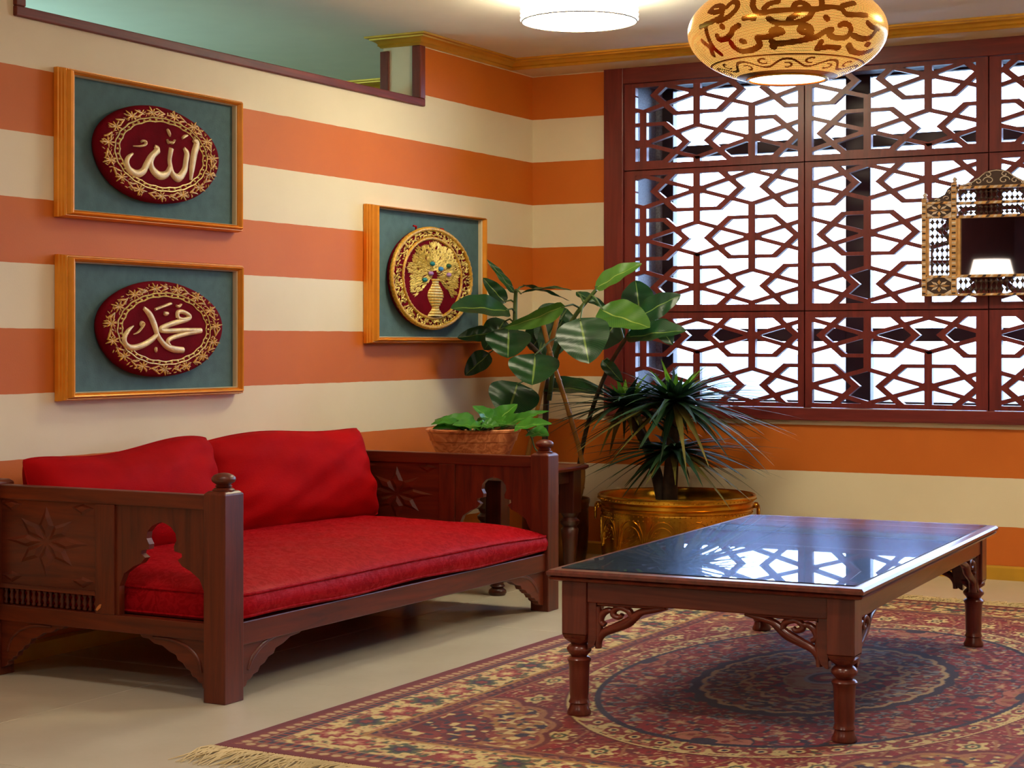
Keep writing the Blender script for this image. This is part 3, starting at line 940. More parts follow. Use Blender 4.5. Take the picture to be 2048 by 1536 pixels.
def oval(root, oy, oz, hw, hh, mat, thick=0.036, x0=0.024, n=72, wob=0.012, name='oval_pad'):
    """padded oval: rounded edge, slightly crowned face; local coords of the frame root"""
    prof = [(0.90, 0.0), (0.98, 0.10), (1.0, 0.35), (0.995, 0.62), (0.97, 0.84), (0.93, 0.95), (0.86, 1.0), (0.6, 1.04), (0.3, 1.06), (0.0, 1.07)]
    vs = []; fs = []
    for r, h in prof:
        for k in range(n):
            a = 2 * PI * k / n
            rr = r * (1 + wob * math.sin(3 * a + 1) + wob * 0.6 * math.sin(5 * a))
            vs.append((x0 + thick * h, oy + hw * rr * math.cos(a), oz + hh * rr * math.sin(a)))
    for i in range(len(prof) - 1):
        for k in range(n):
            fs.append((i * n + k, i * n + (k + 1) % n, (i + 1) * n + (k + 1) % n, (i + 1) * n + k))
    return MB().add(vs, fs).build(name, mat, root, 60)

def on_face(x):
    return lambda u, v, t: (x + t, u, v)

def script_plaque(root, py, pz, hw, hh, strokes, sy, sz, mirror):
    """maroon oval with gold flower wreath, scalloped cord and raised lettering"""
    pad = oval(root, py, pz, hw, hh, M['velvet'])
    xf = 0.024 + 0.036 * 1.01
    m = MB()
    E_ = lambda r, a: (py + hw * r * math.cos(a), pz + hh * r * math.sin(a))
    NF = 15
    for k in range(NF):
        a = 2 * PI * (k + 0.2) / NF
        c = E_(0.845, a)
        for q in range(8):
            b = a + q * PI / 4 + 0.2
            L = 0.034 if q % 2 == 0 else 0.026
            p1 = (c[0] + math.cos(b) * L * 1.15, c[1] + math.sin(b) * L * 0.62)
            m.stroke([(c[0], c[1], 0.003), ((c[0] + p1[0]) / 2, (c[1] + p1[1]) / 2, 0.0075), (p1[0], p1[1], 0.002)], on_face(xf - 0.001), 0.004, 4, 2)
        a2 = 2 * PI * (k + 0.72) / NF
        d = E_(0.845, a2)
        tx, tz = -hw * math.sin(a2), hh * math.cos(a2)
        tl = math.hypot(tx, tz); tx /= tl; tz /= tl
        for s1 in (1, -1):
            for lw in (0.036, 0.022):
                e1 = (d[0] + tx * lw * 0.8 + s1 * (-tz) * lw * 0.55, d[1] + tz * lw * 0.6 + s1 * tx * lw * 0.38)
                m.stroke([(d[0] - tx * 0.012, d[1] - tz * 0.010, 0.003), ((d[0] + e1[0]) / 2, (d[1] + e1[1]) / 2, 0.008), (e1[0], e1[1], 0.002)], on_face(xf - 0.001), 0.004, 4, 2)
    for k in range(220):
        a = random.uniform(0, 2 * PI); r = random.uniform(0.765, 0.935)
        c = E_(r, a); b = random.uniform(0, PI)
        m.stroke([(c[0] - math.cos(b) * 0.008, c[1] - math.sin(b) * 0.005, 0.002), (c[0], c[1], 0.005), (c[0] + math.cos(b) * 0.008, c[1] + math.sin(b) * 0.005, 0.002)], on_face(xf - 0.0015), 0.003, 4, 1)
    w_ = m.build('flower_wreath', M['thread'], pad, 60)
    w_['kind'] = 'stuff'
    for r0, amp in ((0.745, 0.0), (0.665, 0.018)):
        path = []
        for k in range(181):
            a = 2 * PI * k / 180
            r = r0 + (amp * abs(math.sin(a * 9)) if amp else 0.006 * math.sin(a * 22))
            y, z = E_(r, a)
            path.append((xf + 0.0012, y, z))
        MB().tube(path, 0.0026, 5, False).build('gold_cord', M['thread_pale'], pad, 60)
    for k in range(44):
        a = 2 * PI * k / 44
        y, z = E_(0.705, a)
        MB().lathe([(0.0, -0.002), (0.0055, -0.001), (0.006, 0.002), (0.003, 0.004), (0.0, 0.0045)], 6, fn=lambda p: (xf + p[2], y + p[0], z + p[1] * 0.6)).build('sequin', M['thread_pale'], pad, 60)
    for st in strokes:
        MB().stroke([(sy + u, sz + v, w) for u, v, w in st], on_face(xf + 0.0005), 0.009, 7, 7).build('script_stroke', M['script'], pad, 60)

ALLAH = [[[0.202,0.066,0.0165],[0.218,0.055,0.029],[0.204,0.019,0.032],[0.193,-0.025,0.0285],[0.186,-0.074,0.0125]],[[0.197,0.065,0.011],[0.228,0.043,0.0075]],[[0.148,0.034,0.0125],[0.164,0.015,0.026],[0.159,-0.011,0.026],[0.151,-0.043,0.028],[0.121,-0.071,0.0305],[0.089,-0.061,0.0245],[0.077,-0.035,0.0215],[0.073,-0.01,0.0205],[0.082,0.025,0.024]],[[0.077,-0.037,0.0215],[0.057,-0.064,0.0265],[0.021,-0.071,0.0295],[-0.013,-0.055,0.0275],[-0.023,-0.031,0.024],[-0.01,-0.005,0.024],[0.011,0.014,0.025],[-0.004,0.025,0.0135]],[[0.015,0.013,0.024],[-0.023,-0.014,0.0265],[-0.045,-0.041,0.0275],[-0.063,-0.065,0.027],[-0.094,-0.075,0.0265],[-0.128,-0.065,0.0245],[-0.142,-0.046,0.0225],[-0.136,-0.027,0.0175],[-0.112,-0.01,0.008]],[[-0.073,0.032,0.007],[-0.063,0.037,0.008],[-0.05,0.035,0.01],[-0.052,0.025,0.0095],[-0.076,0.018,0.007],[-0.111,0.015,0.004]],[[0.059,0.054,0.0055],[0.066,0.043,0.0085],[0.077,0.047,0.0075],[0.087,0.044,0.009],[0.099,0.056,0.0055]],[[0.06,0.089,0.0065],[0.069,0.078,0.012],[0.075,0.065,0.004]],[[0.138,0.065,0.008],[0.151,0.073,0.012],[0.165,0.078,0.008]]]
MUHAMMAD = [[[-0.073,0.068,0.013],[-0.043,0.047,0.024],[-0.019,0.012,0.0265],[-0.005,-0.019,0.021],[0.014,-0.04,0.02],[0.042,-0.059,0.0215],[0.084,-0.07,0.0245],[0.131,-0.073,0.0215]],[[-0.123,0.008,0.0045],[-0.15,-0.009,0.015],[-0.168,-0.032,0.019],[-0.161,-0.053,0.0195],[-0.129,-0.064,0.0205],[-0.081,-0.057,0.0215],[-0.035,-0.039,0.0205],[-0.004,-0.019,0.0155]],[[0.101,0.038,0.017],[0.101,0.055,0.0165],[0.13,0.058,0.0155],[0.165,0.044,0.0165],[0.153,0.032,0.016],[0.096,0.022,0.0195],[0.026,0.005,0.0185],[0.012,-0.004,0.0175],[0.045,-0.008,0.018],[0.13,-0.005,0.0165],[0.227,-0.006,0.0195]],[[0.227,-0.007,0.0175],[0.141,-0.018,0.0175],[0.07,-0.032,0.0175],[0.048,-0.044,0.0165],[0.059,-0.057,0.014]],[[0.101,0.037,0.014],[0.13,0.033,0.012],[0.164,0.039,0.012]],[[-0.017,0.063,0.01],[0.065,0.085,0.01]],[[0.029,0.053,0.0115],[0.039,0.05,0.016],[0.049,0.052,0.012]],[[0.093,0.079,0.0075],[0.107,0.076,0.01],[0.119,0.084,0.006]],[[-0.078,0.004,0.006],[-0.089,0.013,0.0075],[-0.084,0.021,0.0075],[-0.073,0.015,0.0075],[-0.081,0.004,0.0075],[-0.102,-0.013,0.006],[-0.123,-0.02,0.003]],[[-0.011,-0.063,0.006],[-0.013,-0.07,0.0115],[-0.011,-0.08,0.0045]]]
GRP = 'gold framed embroideries on the striped wall'
r1, cy1, z1_ = frame(-3.216, -2.290, 1.384, 1.858, -3.160, -2.336, 1.410, 1.834, 'gold frame with one tall-stroked Arabic word on a maroon oval, topmost on the wall', GRP)
script_plaque(r1, -2.762 - cy1, 1.619 - z1_, 0.318, 0.164, ALLAH, -2.800 - cy1, 1.619 - z1_, False)
r2, cy2, z2_ = frame(-3.212, -2.286, 0.800, 1.266, -3.156, -2.332, 0.828, 1.240, 'gold frame with a slanting Arabic name on a maroon oval, just above the settee', GRP)
script_plaque(r2, -2.746 - cy2, 1.032 - z2_, 0.322, 0.162, MUHAMMAD, -2.786 - cy2, 1.033 - z2_, False)

# third frame: embroidered vase with a bushy golden bouquet
r3, cy3, z3_ = frame(-1.452, -0.512, 0.982, 1.546, -1.392, -0.560, 1.010, 1.530, 'gold frame with an embroidered golden vase of flowers, beside the potted plants', GRP)
py, pz = -1.000 - cy3, 1.258 - z3_
padv = oval(r3, py, pz, 0.325, 0.212, M['velvet'], 0.030, 0.024, 72, 0.006)
xf = 0.024 + 0.030 * 1.02
EV = lambda hw, hh, a: (py + hw * math.cos(a), pz + hh * math.sin(a))
for hw, hh, rad, nm in ((0.322, 0.209, 0.010, 'outer_rope'), (0.238, 0.170, 0.008, 'inner_rope')):
    path = []
    for k in range(145):
        a = 2 * PI * k / 144
        y, z = EV(hw, hh, a)
        path.append((xf - 0.001 + 0.0015 * math.sin(k * 2.4), y, z))
    MB().tube(path, rad, 8, False).build(nm, M['thread'], padv, 60)
m = MB()
for k in range(560):
    a = random.uniform(0, 2 * PI); s = random.uniform(0.0, 1.0)
    hw = 0.250 + 0.062 * s; hh = 0.178 + 0.026 * s
    y, z = EV(hw, hh, a)
    b = random.uniform(0, 2 * PI); L = random.uniform(0.008, 0.014)
    m.stroke([(y - math.cos(b) * L, z - math.sin(b) * L * 0.6, 0.002), (y, z, 0.007), (y + math.cos(b) * L, z + math.sin(b) * L * 0.6, 0.001)], on_face(xf + random.uniform(-0.002, 0.003)), 0.004, 3, 1)
tag(m.build('leaf_border', M['thread_pale'], padv, 60), kind='stuff')
m = MB()
for k in range(1500):
    # bouquet of wheat-like sprays fanning out of the vase mouth
    a = random.uniform(-0.75, PI + 0.75)
    rmax = 0.205
    s = math.sqrt(random.uniform(0.02, 1))
    y = py + 0.012 + math.cos(a) * s * rmax * (1.0 + 0.05 * math.sin(a * 9)); z = pz + 0.022 + math.sin(a) * s * (0.128 if a > 0 and a < PI else 0.150) * (1.0 + 0.05 * math.sin(a * 9))
    if abs(y - py - 0.015) < 0.03 and z < pz - 0.02: continue
    b = a + random.uniform(-0.6, 0.6); L = random.uniform(0.010, 0.018)
    m.stroke([(y - math.cos(b) * L, z - math.sin(b) * L * 0.6, 0.002), (y, z, 0.007), (y + math.cos(b) * L, z + math.sin(b) * L * 0.6, 0.001)], on_face(xf + random.uniform(0.0, 0.004)), 0.004, 3, 1)
tag(m.build('bouquet', M['thread_pale'], padv, 60), kind='stuff')
VP = [(0.036, -0.002), (0.030, -0.010), (0.026, -0.020), (0.040, -0.036), (0.062, -0.056), (0.068, -0.074), (0.056, -0.096), (0.034, -0.116), (0.026, -0.124), (0.036, -0.136), (0.056, -0.150), (0.064, -0.160)]
vs = []; fs = []
n = 9
for w_, z in VP:
    for k in range(n):
        a = PI * k / (n - 1)
        vs.append((xf + 0.016 * math.sin(a) * (w_ / 0.068) ** 0.5, py + 0.018 - w_ * math.cos(a) * 0.95, pz + z))
for i in range(len(VP) - 1):
    for k in range(n - 1):
        fs.append((i * n + k, i * n + k + 1, (i + 1) * n + k + 1, (i + 1) * n + k))
vase = MB().add(vs, fs).build('embroidered_vase', M['thread_pale'], padv, 60)
for i in range(13):
    z = -0.008 - i * 0.0118
    w_ = np.interp(z, [q[1] for q in reversed(VP)], [q[0] for q in reversed(VP)])
    path = [(xf + 0.016 * math.sin(PI * k / 12) * (w_ / 0.068) ** 0.5 + 0.0008, py + 0.018 - w_ * math.cos(PI * k / 12) * 0.95, pz + z) for k in range(13)]
    MB().tube(path, 0.0022, 5).build('vase_cord', M['thread'], vase, 60)
gem = {'blue': plain('blue_bead', lin(50, 140, 220), 0.15), 'teal': plain('teal_bead', lin(20, 120, 130), 0.15), 'lilac': plain('lilac_bead', lin(170, 130, 200), 0.2), 'green': plain('green_bead', lin(40, 90, 60), 0.2)}
for c_, (u, v) in zip(('teal', 'green', 'blue', 'lilac', 'lilac', 'teal'), ((-0.012, 0.061), (0.123, 0.057), (0.057, 0.042), (-0.025, 0.020), (0.123, 0.019), (-0.073, -0.009))):
    MB().lathe([(0.0, 0.0), (0.014, 0.001), (0.017, 0.006), (0.013, 0.012), (0.006, 0.015), (0.0, 0.016)], 12, fn=lambda p: (xf + 0.003 + p[2], py - 0.006 + u + p[0] * 1.05, pz + v + p[1] * 0.62)).build('bead', gem[c_], padv, 60)
for u in (-0.12, 0.10):
    MB().tube([(xf - 0.010, py + u, pz + 0.196), (xf - 0.004, py + u - 0.008, pz + 0.214), (xf - 0.010, py + u - 0.022, pz + 0.216)], 0.004, 6).build('hanging_loop', M['redvelvet'], padv, 60)
# ------------------------------------------------------------------ rug: woven pattern as per-vertex colour on a fine grid
def rug():
    cx, cy, hx, hy = 2.283, -2.395, 1.035, 1.605
    nx, ny = 560, 868
    X = np.linspace(-hx, hx, nx); Y = np.linspace(-hy, hy, ny)
    x, y = np.meshgrid(X, Y, indexing='ij')
    def vn(scale, seed, sy=1.0):
        r = np.random.RandomState(seed)
        G = r.rand(220, 220)
        scale = scale * 1.7
        u = (x + 5) * scale; v = (y + 5) * scale * sy
        iu = np.floor(u).astype(int); iv = np.floor(v).astype(int)
        fu = u - iu; fv = v - iv
        fu = fu * fu * (3 - 2 * fu); fv = fv * fv * (3 - 2 * fv)
        g = lambda a, b: G[a % 220, b % 220]
        return (g(iu, iv) * (1 - fu) + g(iu + 1, iv) * fu) * (1 - fv) + (g(iu, iv + 1) * (1 - fu) + g(iu + 1, iv + 1) * fu) * fv
    c = lambda *a: np.array(lin(*a)[:3])
    RED, DRED, CRM, GOLD, TAN, NAVY, GRN, RUST, BEI, GREY, PINK = c(142, 10, 26), c(104, 10, 22), c(214, 192, 128), c(172, 126, 60), c(160, 104, 66), c(34, 30, 58), c(74, 84, 58), c(136, 40, 32), c(192, 160, 114), c(130, 130, 128), c(178, 108, 84)
    col = np.zeros(x.shape + (3,))
    def put(mask, q):
        col[mask] = q
    e = np.minimum(hx - np.abs(x), hy - np.abs(y))
    s = np.where(hx - np.abs(x) < hy - np.abs(y), y, x)       # coordinate along the border
    n1, n2, n3, n4 = vn(26, 1), vn(34, 2), vn(18, 3), vn(60, 4)
    # --- field
    put(e >= 0, RED)
    A, B = 0.575, 0.945
    x0, y0 = x, y + 0.055
    rho = np.hypot(x0 / A, y0 / B); th = np.arctan2(y0 / B, x0 / A)
    fld = e > 0.325
    # outer field: dusty red ground with rings of cartouches
    put(fld & (n1 > 0.55), RUST); put(fld & (n2 > 0.66), DRED); put(fld & (n4 > 0.80), BEI)
    for k, (r0, N) in enumerate(((1.26, 26), (1.50, 30), (1.74, 34), (1.98, 38))):
        a = (th / (2 * PI) * N + 0.5 * (k % 2)) 
        da = (a - np.floor(a) - 0.5) * 2 * PI / N * r0 * 0.72
        dr = (rho - r0) * 0.74
        h = np.abs(da) / 0.083 + np.abs(dr) / 0.105
        put(fld & (np.abs(h - 1.0) < 0.075), TAN)
        dd = np.hypot(da / 0.052, dr / 0.050)
        pet = 0.82 + 0.22 * np.cos(6 * np.arctan2(dr, da))
        put(fld & (dd < pet), CRM)
        put(fld & (dd < pet * 0.62) & (n2 > 0.45), RUST)
        put(fld & (dd < 0.45), GRN); put(fld & (dd < 0.26), CRM); put(fld & (dd < 0.13), RUST)
    # corner spandrels
    qx, qy = np.abs(x), np.abs(y)
    spd = np.hypot((hx - 0.30 - qx) / 0.46, (hy - 0.30 - qy) / 0.62)
    ang = np.arctan2((hy - 0.30 - qy) / 0.62, (hx - 0.30 - qx) / 0.46)
    edge = 0.86 + 0.055 * np.abs(np.sin(ang * 8))
    put(fld & (spd < edge), DRED)
    put(fld & (spd < edge - 0.035), TAN); put(fld & (spd < edge - 0.05) & (n1 > 0.6), GOLD); put(fld & (spd < edge - 0.06) & (n2 > 0.6), RUST); put(fld & (spd < edge - 0.08) & (vn(28, 31) > 0.68), NAVY); put(fld & (spd < edge - 0.08) & (vn(34, 32) > 0.70), CRM)
    put(fld & (spd < edge * 0.62), DRED); put(fld & (spd < edge * 0.60) & (n3 > 0.52), RUST); put(fld & (spd < edge * 0.6) & (n2 > 0.64), NAVY); put(fld & (spd < edge * 0.6) & (n1 > 0.7), CRM)
    # --- round medallion
    put(fld & (rho < 1.145), DRED); put(fld & (rho < 1.135), CRM)
    ringm = fld & (rho > 1.02) & (rho < 1.125)
    put(ringm & (n1 > 0.60), RUST); put(ringm & (n2 > 0.64), PINK); put(ringm & (n4 > 0.78), GRN)
    a = th / (2 * PI) * 46
    dd = np.hypot((a - np.floor(a) - 0.5) * 2 * PI / 46 * 0.75 / 0.032, (rho - 1.07) * 0.75 / 0.026)
    put(ringm & (dd < 1), RUST); put(ringm & (dd < 0.55), CRM); put(ringm & (dd < 0.30), NAVY)
    put(fld & (np.abs(rho - 1.008) < 0.014), NAVY)
    inn = rho < 0.995
    put(inn, RED)
    put(inn & (n1 > 0.60), DRED)
    put(inn & (np.abs(n3 - 0.5) < 0.022), RUST)
    put(inn & (n2 > 0.78), GREY); put(inn & (vn(40, 9) > 0.78), BEI); put(inn & (vn(30, 10) > 0.76), NAVY); put(inn & (vn(24, 12) > 0.86), PINK)
    for k, (r0, N) in enumerate(((0.84, 22), (0.70, 18))):
        a = th / (2 * PI) * N + 0.5 * k
        da = (a - np.floor(a) - 0.5) * 2 * PI / N * r0 * 0.72; dr = (rho - r0) * 0.74
        dd = np.hypot(da / 0.046, dr / 0.028); pet = 0.8 + 0.25 * np.cos(5 * np.arctan2(dr, da))
        put(inn & (dd < pet), (RUST, GREY)[k]); put(inn & (dd < pet * 0.75), (PINK, NAVY)[k]); put(inn & (dd < pet * 0.45), (BEI, RUST)[k])
    # four tan palmettes on the axes of the medallion
    for k in range(4):
        a0 = k * PI / 2 + PI / 2
        d = (th - a0 + PI) % (2 * PI) - PI
        pal = np.hypot(d / 0.20, (rho - 0.98) / 0.10)
        put(inn & (pal < 1 + 0.12 * np.sin(d * 40)), NAVY); put(inn & (pal < 0.93 + 0.12 * np.sin(d * 40)), PINK); put(inn & (pal < 0.8) & (n1 > 0.5), TAN); put(inn & (pal < 0.85) & (n2 > 0.58), RUST); put(inn & (pal < 0.3), NAVY)
    sc = 0.60 + 0.022 * np.abs(np.sin(th * 12))
    put(rho < sc, NAVY)
    m2 = rho < sc - 0.045
    put(m2, DRED); put(m2 & (n2 > 0.55), GREY); put(m2 & (n1 > 0.64), NAVY); put(m2 & (vn(38, 15) > 0.70), BEI); put(m2 & (vn(30, 16) > 0.72), RUST)
    put(np.abs(rho - (sc - 0.06)) < 0.010, BEI)
    put((np.abs(rho - 0.36 - 0.02 * np.sin(th * 16)) < 0.012), BEI)
    m3 = rho < 0.34
    put(m3, RED); put(m3 & (n2 > 0.6), NAVY); put(m3 & (n1 > 0.62), BEI)
    put(rho < 0.20, BEI * 0.8); put((rho < 0.19) & (n1 > 0.5), TAN); put(rho < 0.105, GREY * 1.4); put(rho < 0.085, NAVY); put(rho < 0.06, RED); put(rho < 0.03, BEI)
    # --- borders
    def band(a, b): return (e >= a) & (e < b)
    put(band(0, 0.034), DRED * 1.1)
    g = band(0.034, 0.078); put(g, RUST * 0.8)
    f_ = (s / 0.036) % 1.0
    put(g & (np.hypot((f_ - 0.5) * 0.036 / 0.013, (e - 0.056) / 0.013) < 1), BEI); put(band(0.076, 0.080), BEI * 0.8)
    g = band(0.080, 0.110); put(g, NAVY); put(g & (((s / 0.026) % 1.0) < 0.42), RUST); put(band(0.108, 0.112), BEI)
    g = band(0.112, 0.262); put(g, CRM)
    put(g & (n1 > 0.66), RUST); put(g & (n2 > 0.68), GRN); put(g & (np.abs(n3 - 0.5) < 0.03), TAN); put(g & (n4 > 0.78), PINK)
    f_ = (s / 0.30) % 1.0
    ds, de = (f_ - 0.5) * 0.30, e - 0.187
    for dx_, q1, q2, q3 in ((0.0, RED, PINK, CRM), (0.15, GRN, NAVY, RUST)):
        d_ = (np.abs(ds) - dx_)
        dd = np.hypot(d_ / 0.055, de / 0.048); pet = 0.85 + 0.2 * np.cos(7 * np.arctan2(de, d_))
        put(g & (dd < pet), q1); put(g & (dd < pet * 0.68), q2); put(g & (dd < pet * 0.36), q3)
    put(band(0.262, 0.274), GOLD)
    g = band(0.274, 0.318); put(g, DRED); f_ = (s / 0.044) % 1.0
    put(g & (np.abs(np.abs(f_ - 0.5) * 0.044 + (e - 0.296)) < 0.006), PINK * 0.7); put(g & (n4 > 0.7), NAVY); put(band(0.314, 0.322), TAN * 0.8)
    col = np.clip(col * (0.92 + 0.16 * n4[..., None]), 0, 1)
    z = 0.0075 + 0.0008 * (vn(9, 20) - 0.5)
    z = np.where(e < 0.004, 0.0015, z)
    V = np.stack([x, y, z], -1).reshape(-1, 3)
    a = (np.arange(nx - 1)[:, None] * ny + np.arange(ny - 1)[None, :]).reshape(-1)
    F = np.stack([a, a + ny, a + ny + 1, a + 1], -1)
    me = bpy.data.meshes.new('pile')
    me.vertices.add(len(V)); me.vertices.foreach_set('co', V.astype(np.float32).ravel())
    me.loops.add(F.size); me.loops.foreach_set('vertex_index', F.astype(np.int32).ravel())
    me.polygons.add(len(F)); me.polygons.foreach_set('loop_start', np.arange(len(F), dtype=np.int32) * 4)
    me.polygons.foreach_set('use_smooth', np.ones(len(F), dtype=bool))
    me.update(calc_edges=True); me.validate()
    ca = me.color_attributes.new('weave', 'FLOAT_COLOR', 'POINT')
    ca.data.foreach_set('color', np.concatenate([col.reshape(-1, 3), np.ones((len(V), 1))], 1).astype(np.float32).ravel())
    t = NT('woven_wool')
    at = t.new('ShaderNodeAttribute'); at.attribute_name = 'weave'
    v = t.coord('Object')
    n = t.noise(v, 260, 2)
    t.set(Base_Color=t.mix(t.math('MULTIPLY', n, 0.22), at.outputs['Color'], (0.02, 0.008, 0.008, 1)), Roughness=0.92, Sheen_Weight=0.15)
    t.bump(n, 0.35, 0.004)
    me.materials.append(t.m)
    root = empty('rug', (cx, cy, 0), 0, 'large red Persian style rug with round medallion and cream border under the table', 'rug')
    o = bpy.data.objects.new('pile', me); link(o, root)
    MB().box(-hx, -hy, 0.0005, hx, hy, 0.004).build('rug_backing', plain('rug_backing', lin(110, 20, 30), 0.9), root)
    fm = plain('cream_fringe', lin(206, 186, 140), 0.9, var=0.2)
    for sgn in (-1, 1):
        m = MB()
        for k in range(520):
            fx = -hx + 2 * hx * (k + random.uniform(0, 1)) / 520
            L = random.uniform(0.09, 0.16)
            dx = random.gauss(0, 0.028); bow = random.gauss(0, 0.016)
            P = [(fx, sgn * (hy - 0.004), 0.006), (fx + bow + dx * 0.3, sgn * (hy + L * 0.35), 0.006 + random.uniform(0, 0.006)), (fx + bow * 0.6 + dx * 0.7, sgn * (hy + L * 0.7), 0.004 + random.uniform(0, 0.004)), (fx + dx, sgn * (hy + L), 0.0025)]
            m.tube(P, [0.0024, 0.0022, 0.0018, 0.0009], 4)
        tag(m.build('fringe', fm, root, 60), kind='stuff')
rug()

# ------------------------------------------------------------------ side table in the corner
def side_table():
    x0, x1, y0, y1, zt = 0.13, 0.652, -1.46, -0.712, 0.472
    root = empty('side_table', ((x0 + x1) / 2, (y0 + y1) / 2, 0), 0, 'small dark wood side table with turned legs between settee and corner', 'table')
    cx, cy = root.location.x, root.location.y
    hx, hy = (x1 - x0) / 2, (y1 - y0) / 2
    m = ring_prof(MB(), [(0.0, zt - 0.010), (0.002, zt - 0.004), (0.010, zt), (0.06, zt), (0.06, zt - 0.022), (0.010, zt - 0.022), (0.004, zt - 0.016)], hx * 2, hy * 2)
    m.build('top_moulding', M['twood_y'], root, 30)
    MB().box(-hx + 0.059, -hy + 0.059, zt - 0.022, hx - 0.059, hy - 0.059, zt - 0.001).build('top_board', M['twood_y'], root)
    ax, ay = hx - 0.060, hy - 0.062
    for sx in (-1, 1):
        for sy in (-1, 1):
            c = (sx * ax, sy * ay)
            leg = MB().lathe([(0.0, 0.0), (0.030, 0.0), (0.036, 0.010), (0.034, 0.020), (0.022, 0.030), (0.030, 0.036), (0.024, 0.044), (0.026, 0.060), (0.034, 0.16), (0.038, 0.20), (0.028, 0.212), (0.040, 0.224), (0.042, 0.236), (0.028, 0.250), (0.036, 0.262), (0.038, 0.270)], 20, (c[0], c[1], 0)).build('leg', M['dwood'], root, 50)
            MB().box(c[0] - 0.036, c[1] - 0.036, 0.268, c[0] + 0.036, c[1] + 0.036, zt - 0.022).build('leg_block', M['dwood'], leg, bevel=0.003)
    for s in (-1, 1):
        MB().box(-ax + 0.036, s * ay - 0.014, zt - 0.075, ax - 0.036, s * ay + 0.014, zt - 0.022).build('apron', M['dwood'], root)
        MB().box(s * ax - 0.014, -ay + 0.036, zt - 0.075, s * ax + 0.014, ay - 0.036, zt - 0.022).build('apron', M['dwood'], root)
side_table()

# ------------------------------------------------------------------ leaves
def leaf_mat(name, dark, mid, rib, rough=0.32):
    t = NT(name)
    uv = t.new('ShaderNodeTexCoord')
    sp_ = t.new('ShaderNodeSeparateXYZ'); t.link(uv.outputs['UV'], sp_.inputs[0])
    ac = t.math('ABSOLUTE', t.math('SUBTRACT', sp_.outputs['X'], 0.5))
    ribm = t.math('LESS_THAN', ac, 0.020)
    # side veins running obliquely from the midrib
    vv = t.math('ABSOLUTE', t.math('SUBTRACT', t.math('FRACT', t.math('MULTIPLY', t.math('ADD', sp_.outputs['Y'], t.math('MULTIPLY', ac, -0.5)), 26.0)), 0.5))
    vein = t.math('MULTIPLY', t.math('LESS_THAN', vv, 0.10), 0.12)
    n = t.noise(t.coord('Object'), 9.0, 3)
    base = t.ramp(n, [(0.3, dark), (0.75, mid)])
    c_ = t.mix(vein, base, rib)
    c_ = t.mix(t.math('MULTIPLY', ribm, 0.8), c_, rib)
    t.set(Base_Color=c_, Roughness=rough, Specular_IOR_Level=0.4)
    # a little light passes through the blade
    tl = t.new('ShaderNodeBsdfTranslucent'); t.link(c_, tl.inputs[0])
    mx = t.new('ShaderNodeMixShader'); mx.inputs[0].default_value = 0.22
    t.link(t.b.outputs[0], mx.inputs[1]); t.link(tl.outputs[0], mx.inputs[2]); t.link(mx.outputs[0], t.out.inputs[0])
    return t.m
M['ficus'] = leaf_mat('rubber_leaf', lin(12, 44, 28), lin(30, 78, 38), lin(128, 156, 72))
M['ficus_young'] = leaf_mat('young_rubber_leaf', lin(56, 104, 34), lin(88, 132, 48), lin(160, 178, 86))
M['pothos'] = leaf_mat('pothos_leaf', lin(34, 104, 30), lin(74, 146, 44), lin(140, 190, 90), 0.3)
M['drac'] = leaf_mat('dragon_leaf', lin(18, 46, 32), lin(38, 76, 44), lin(96, 112, 60), 0.5)
M['drac_young'] = leaf_mat('young_dragon_leaf', lin(84, 150, 30), lin(120, 176, 46), lin(170, 200, 90), 0.34)
M['drac_dry'] = leaf_mat('ageing_dragon_leaf', lin(96, 98, 46), lin(132, 118, 56), lin(160, 140, 80), 0.4)
M['stem'] = plain('green_stem', lin(70, 92, 44), 0.5, var=0.25, scale=20)
M['bark'] = plain('grey_brown_bark', lin(74, 58, 42), 0.85, var=0.35, scale=24, bump=0.8, bscale=30)
M['bamboo'] = plain('bamboo_cane', lin(176, 120, 56), 0.45, var=0.25, scale=10)
CAMV = Vector((3.9595, -7.4089, 0.9878))
def blade(name, parent, base, tip, width, mat, facing, fold=0.18, droop=0.04, n=14, k=7, shape=(0.68, 0.62), loc=None, curl=0.0):
    """leaf blade with a folded midrib and a curved axis; facing = direction the upper side looks to"""
    B, T = Vector(base), Vector(tip)
    ax = T - B; L = ax.length; ax.normalize()
    F = Vector(facing); F = (F - ax * F.dot(ax)).normalized()
    S = ax.cross(F).normalized()
    vs = []; uv = []; fs = []
    for i in range(n + 1):
        t = i / n
        p = B + ax * L * t + F * (4 * droop * L * t * (1 - t))
        wd = width * 0.5 * (math.sin(PI * min(1.0, t ** shape[0])) ** shape[1]) if 0 < t < 1 else 0.0012
        for j in range(k):
            s = (j / (k - 1)) * 2 - 1
            q = p + S * (s * wd) + F * (-fold * wd + fold * wd * abs(s) * 1.0 - curl * wd * s * s)
            q += F * (0.015 * wd / max(width, 1e-4) * math.sin(t * 17 + s * 3) * 0.5)
            vs.append(q); uv.append((0.5 + 0.5 * s, t))
    for i in range(n):
        for j in range(k - 1):
            a = i * k + j
            fs.append((a, a + k, a + k + 1, a + 1))
    m = MB().add(vs, fs)
    o = m.build(name, mat, parent, 180, uv=uv, fix=False)
    if loc is not None: o.location = -loc
    return o

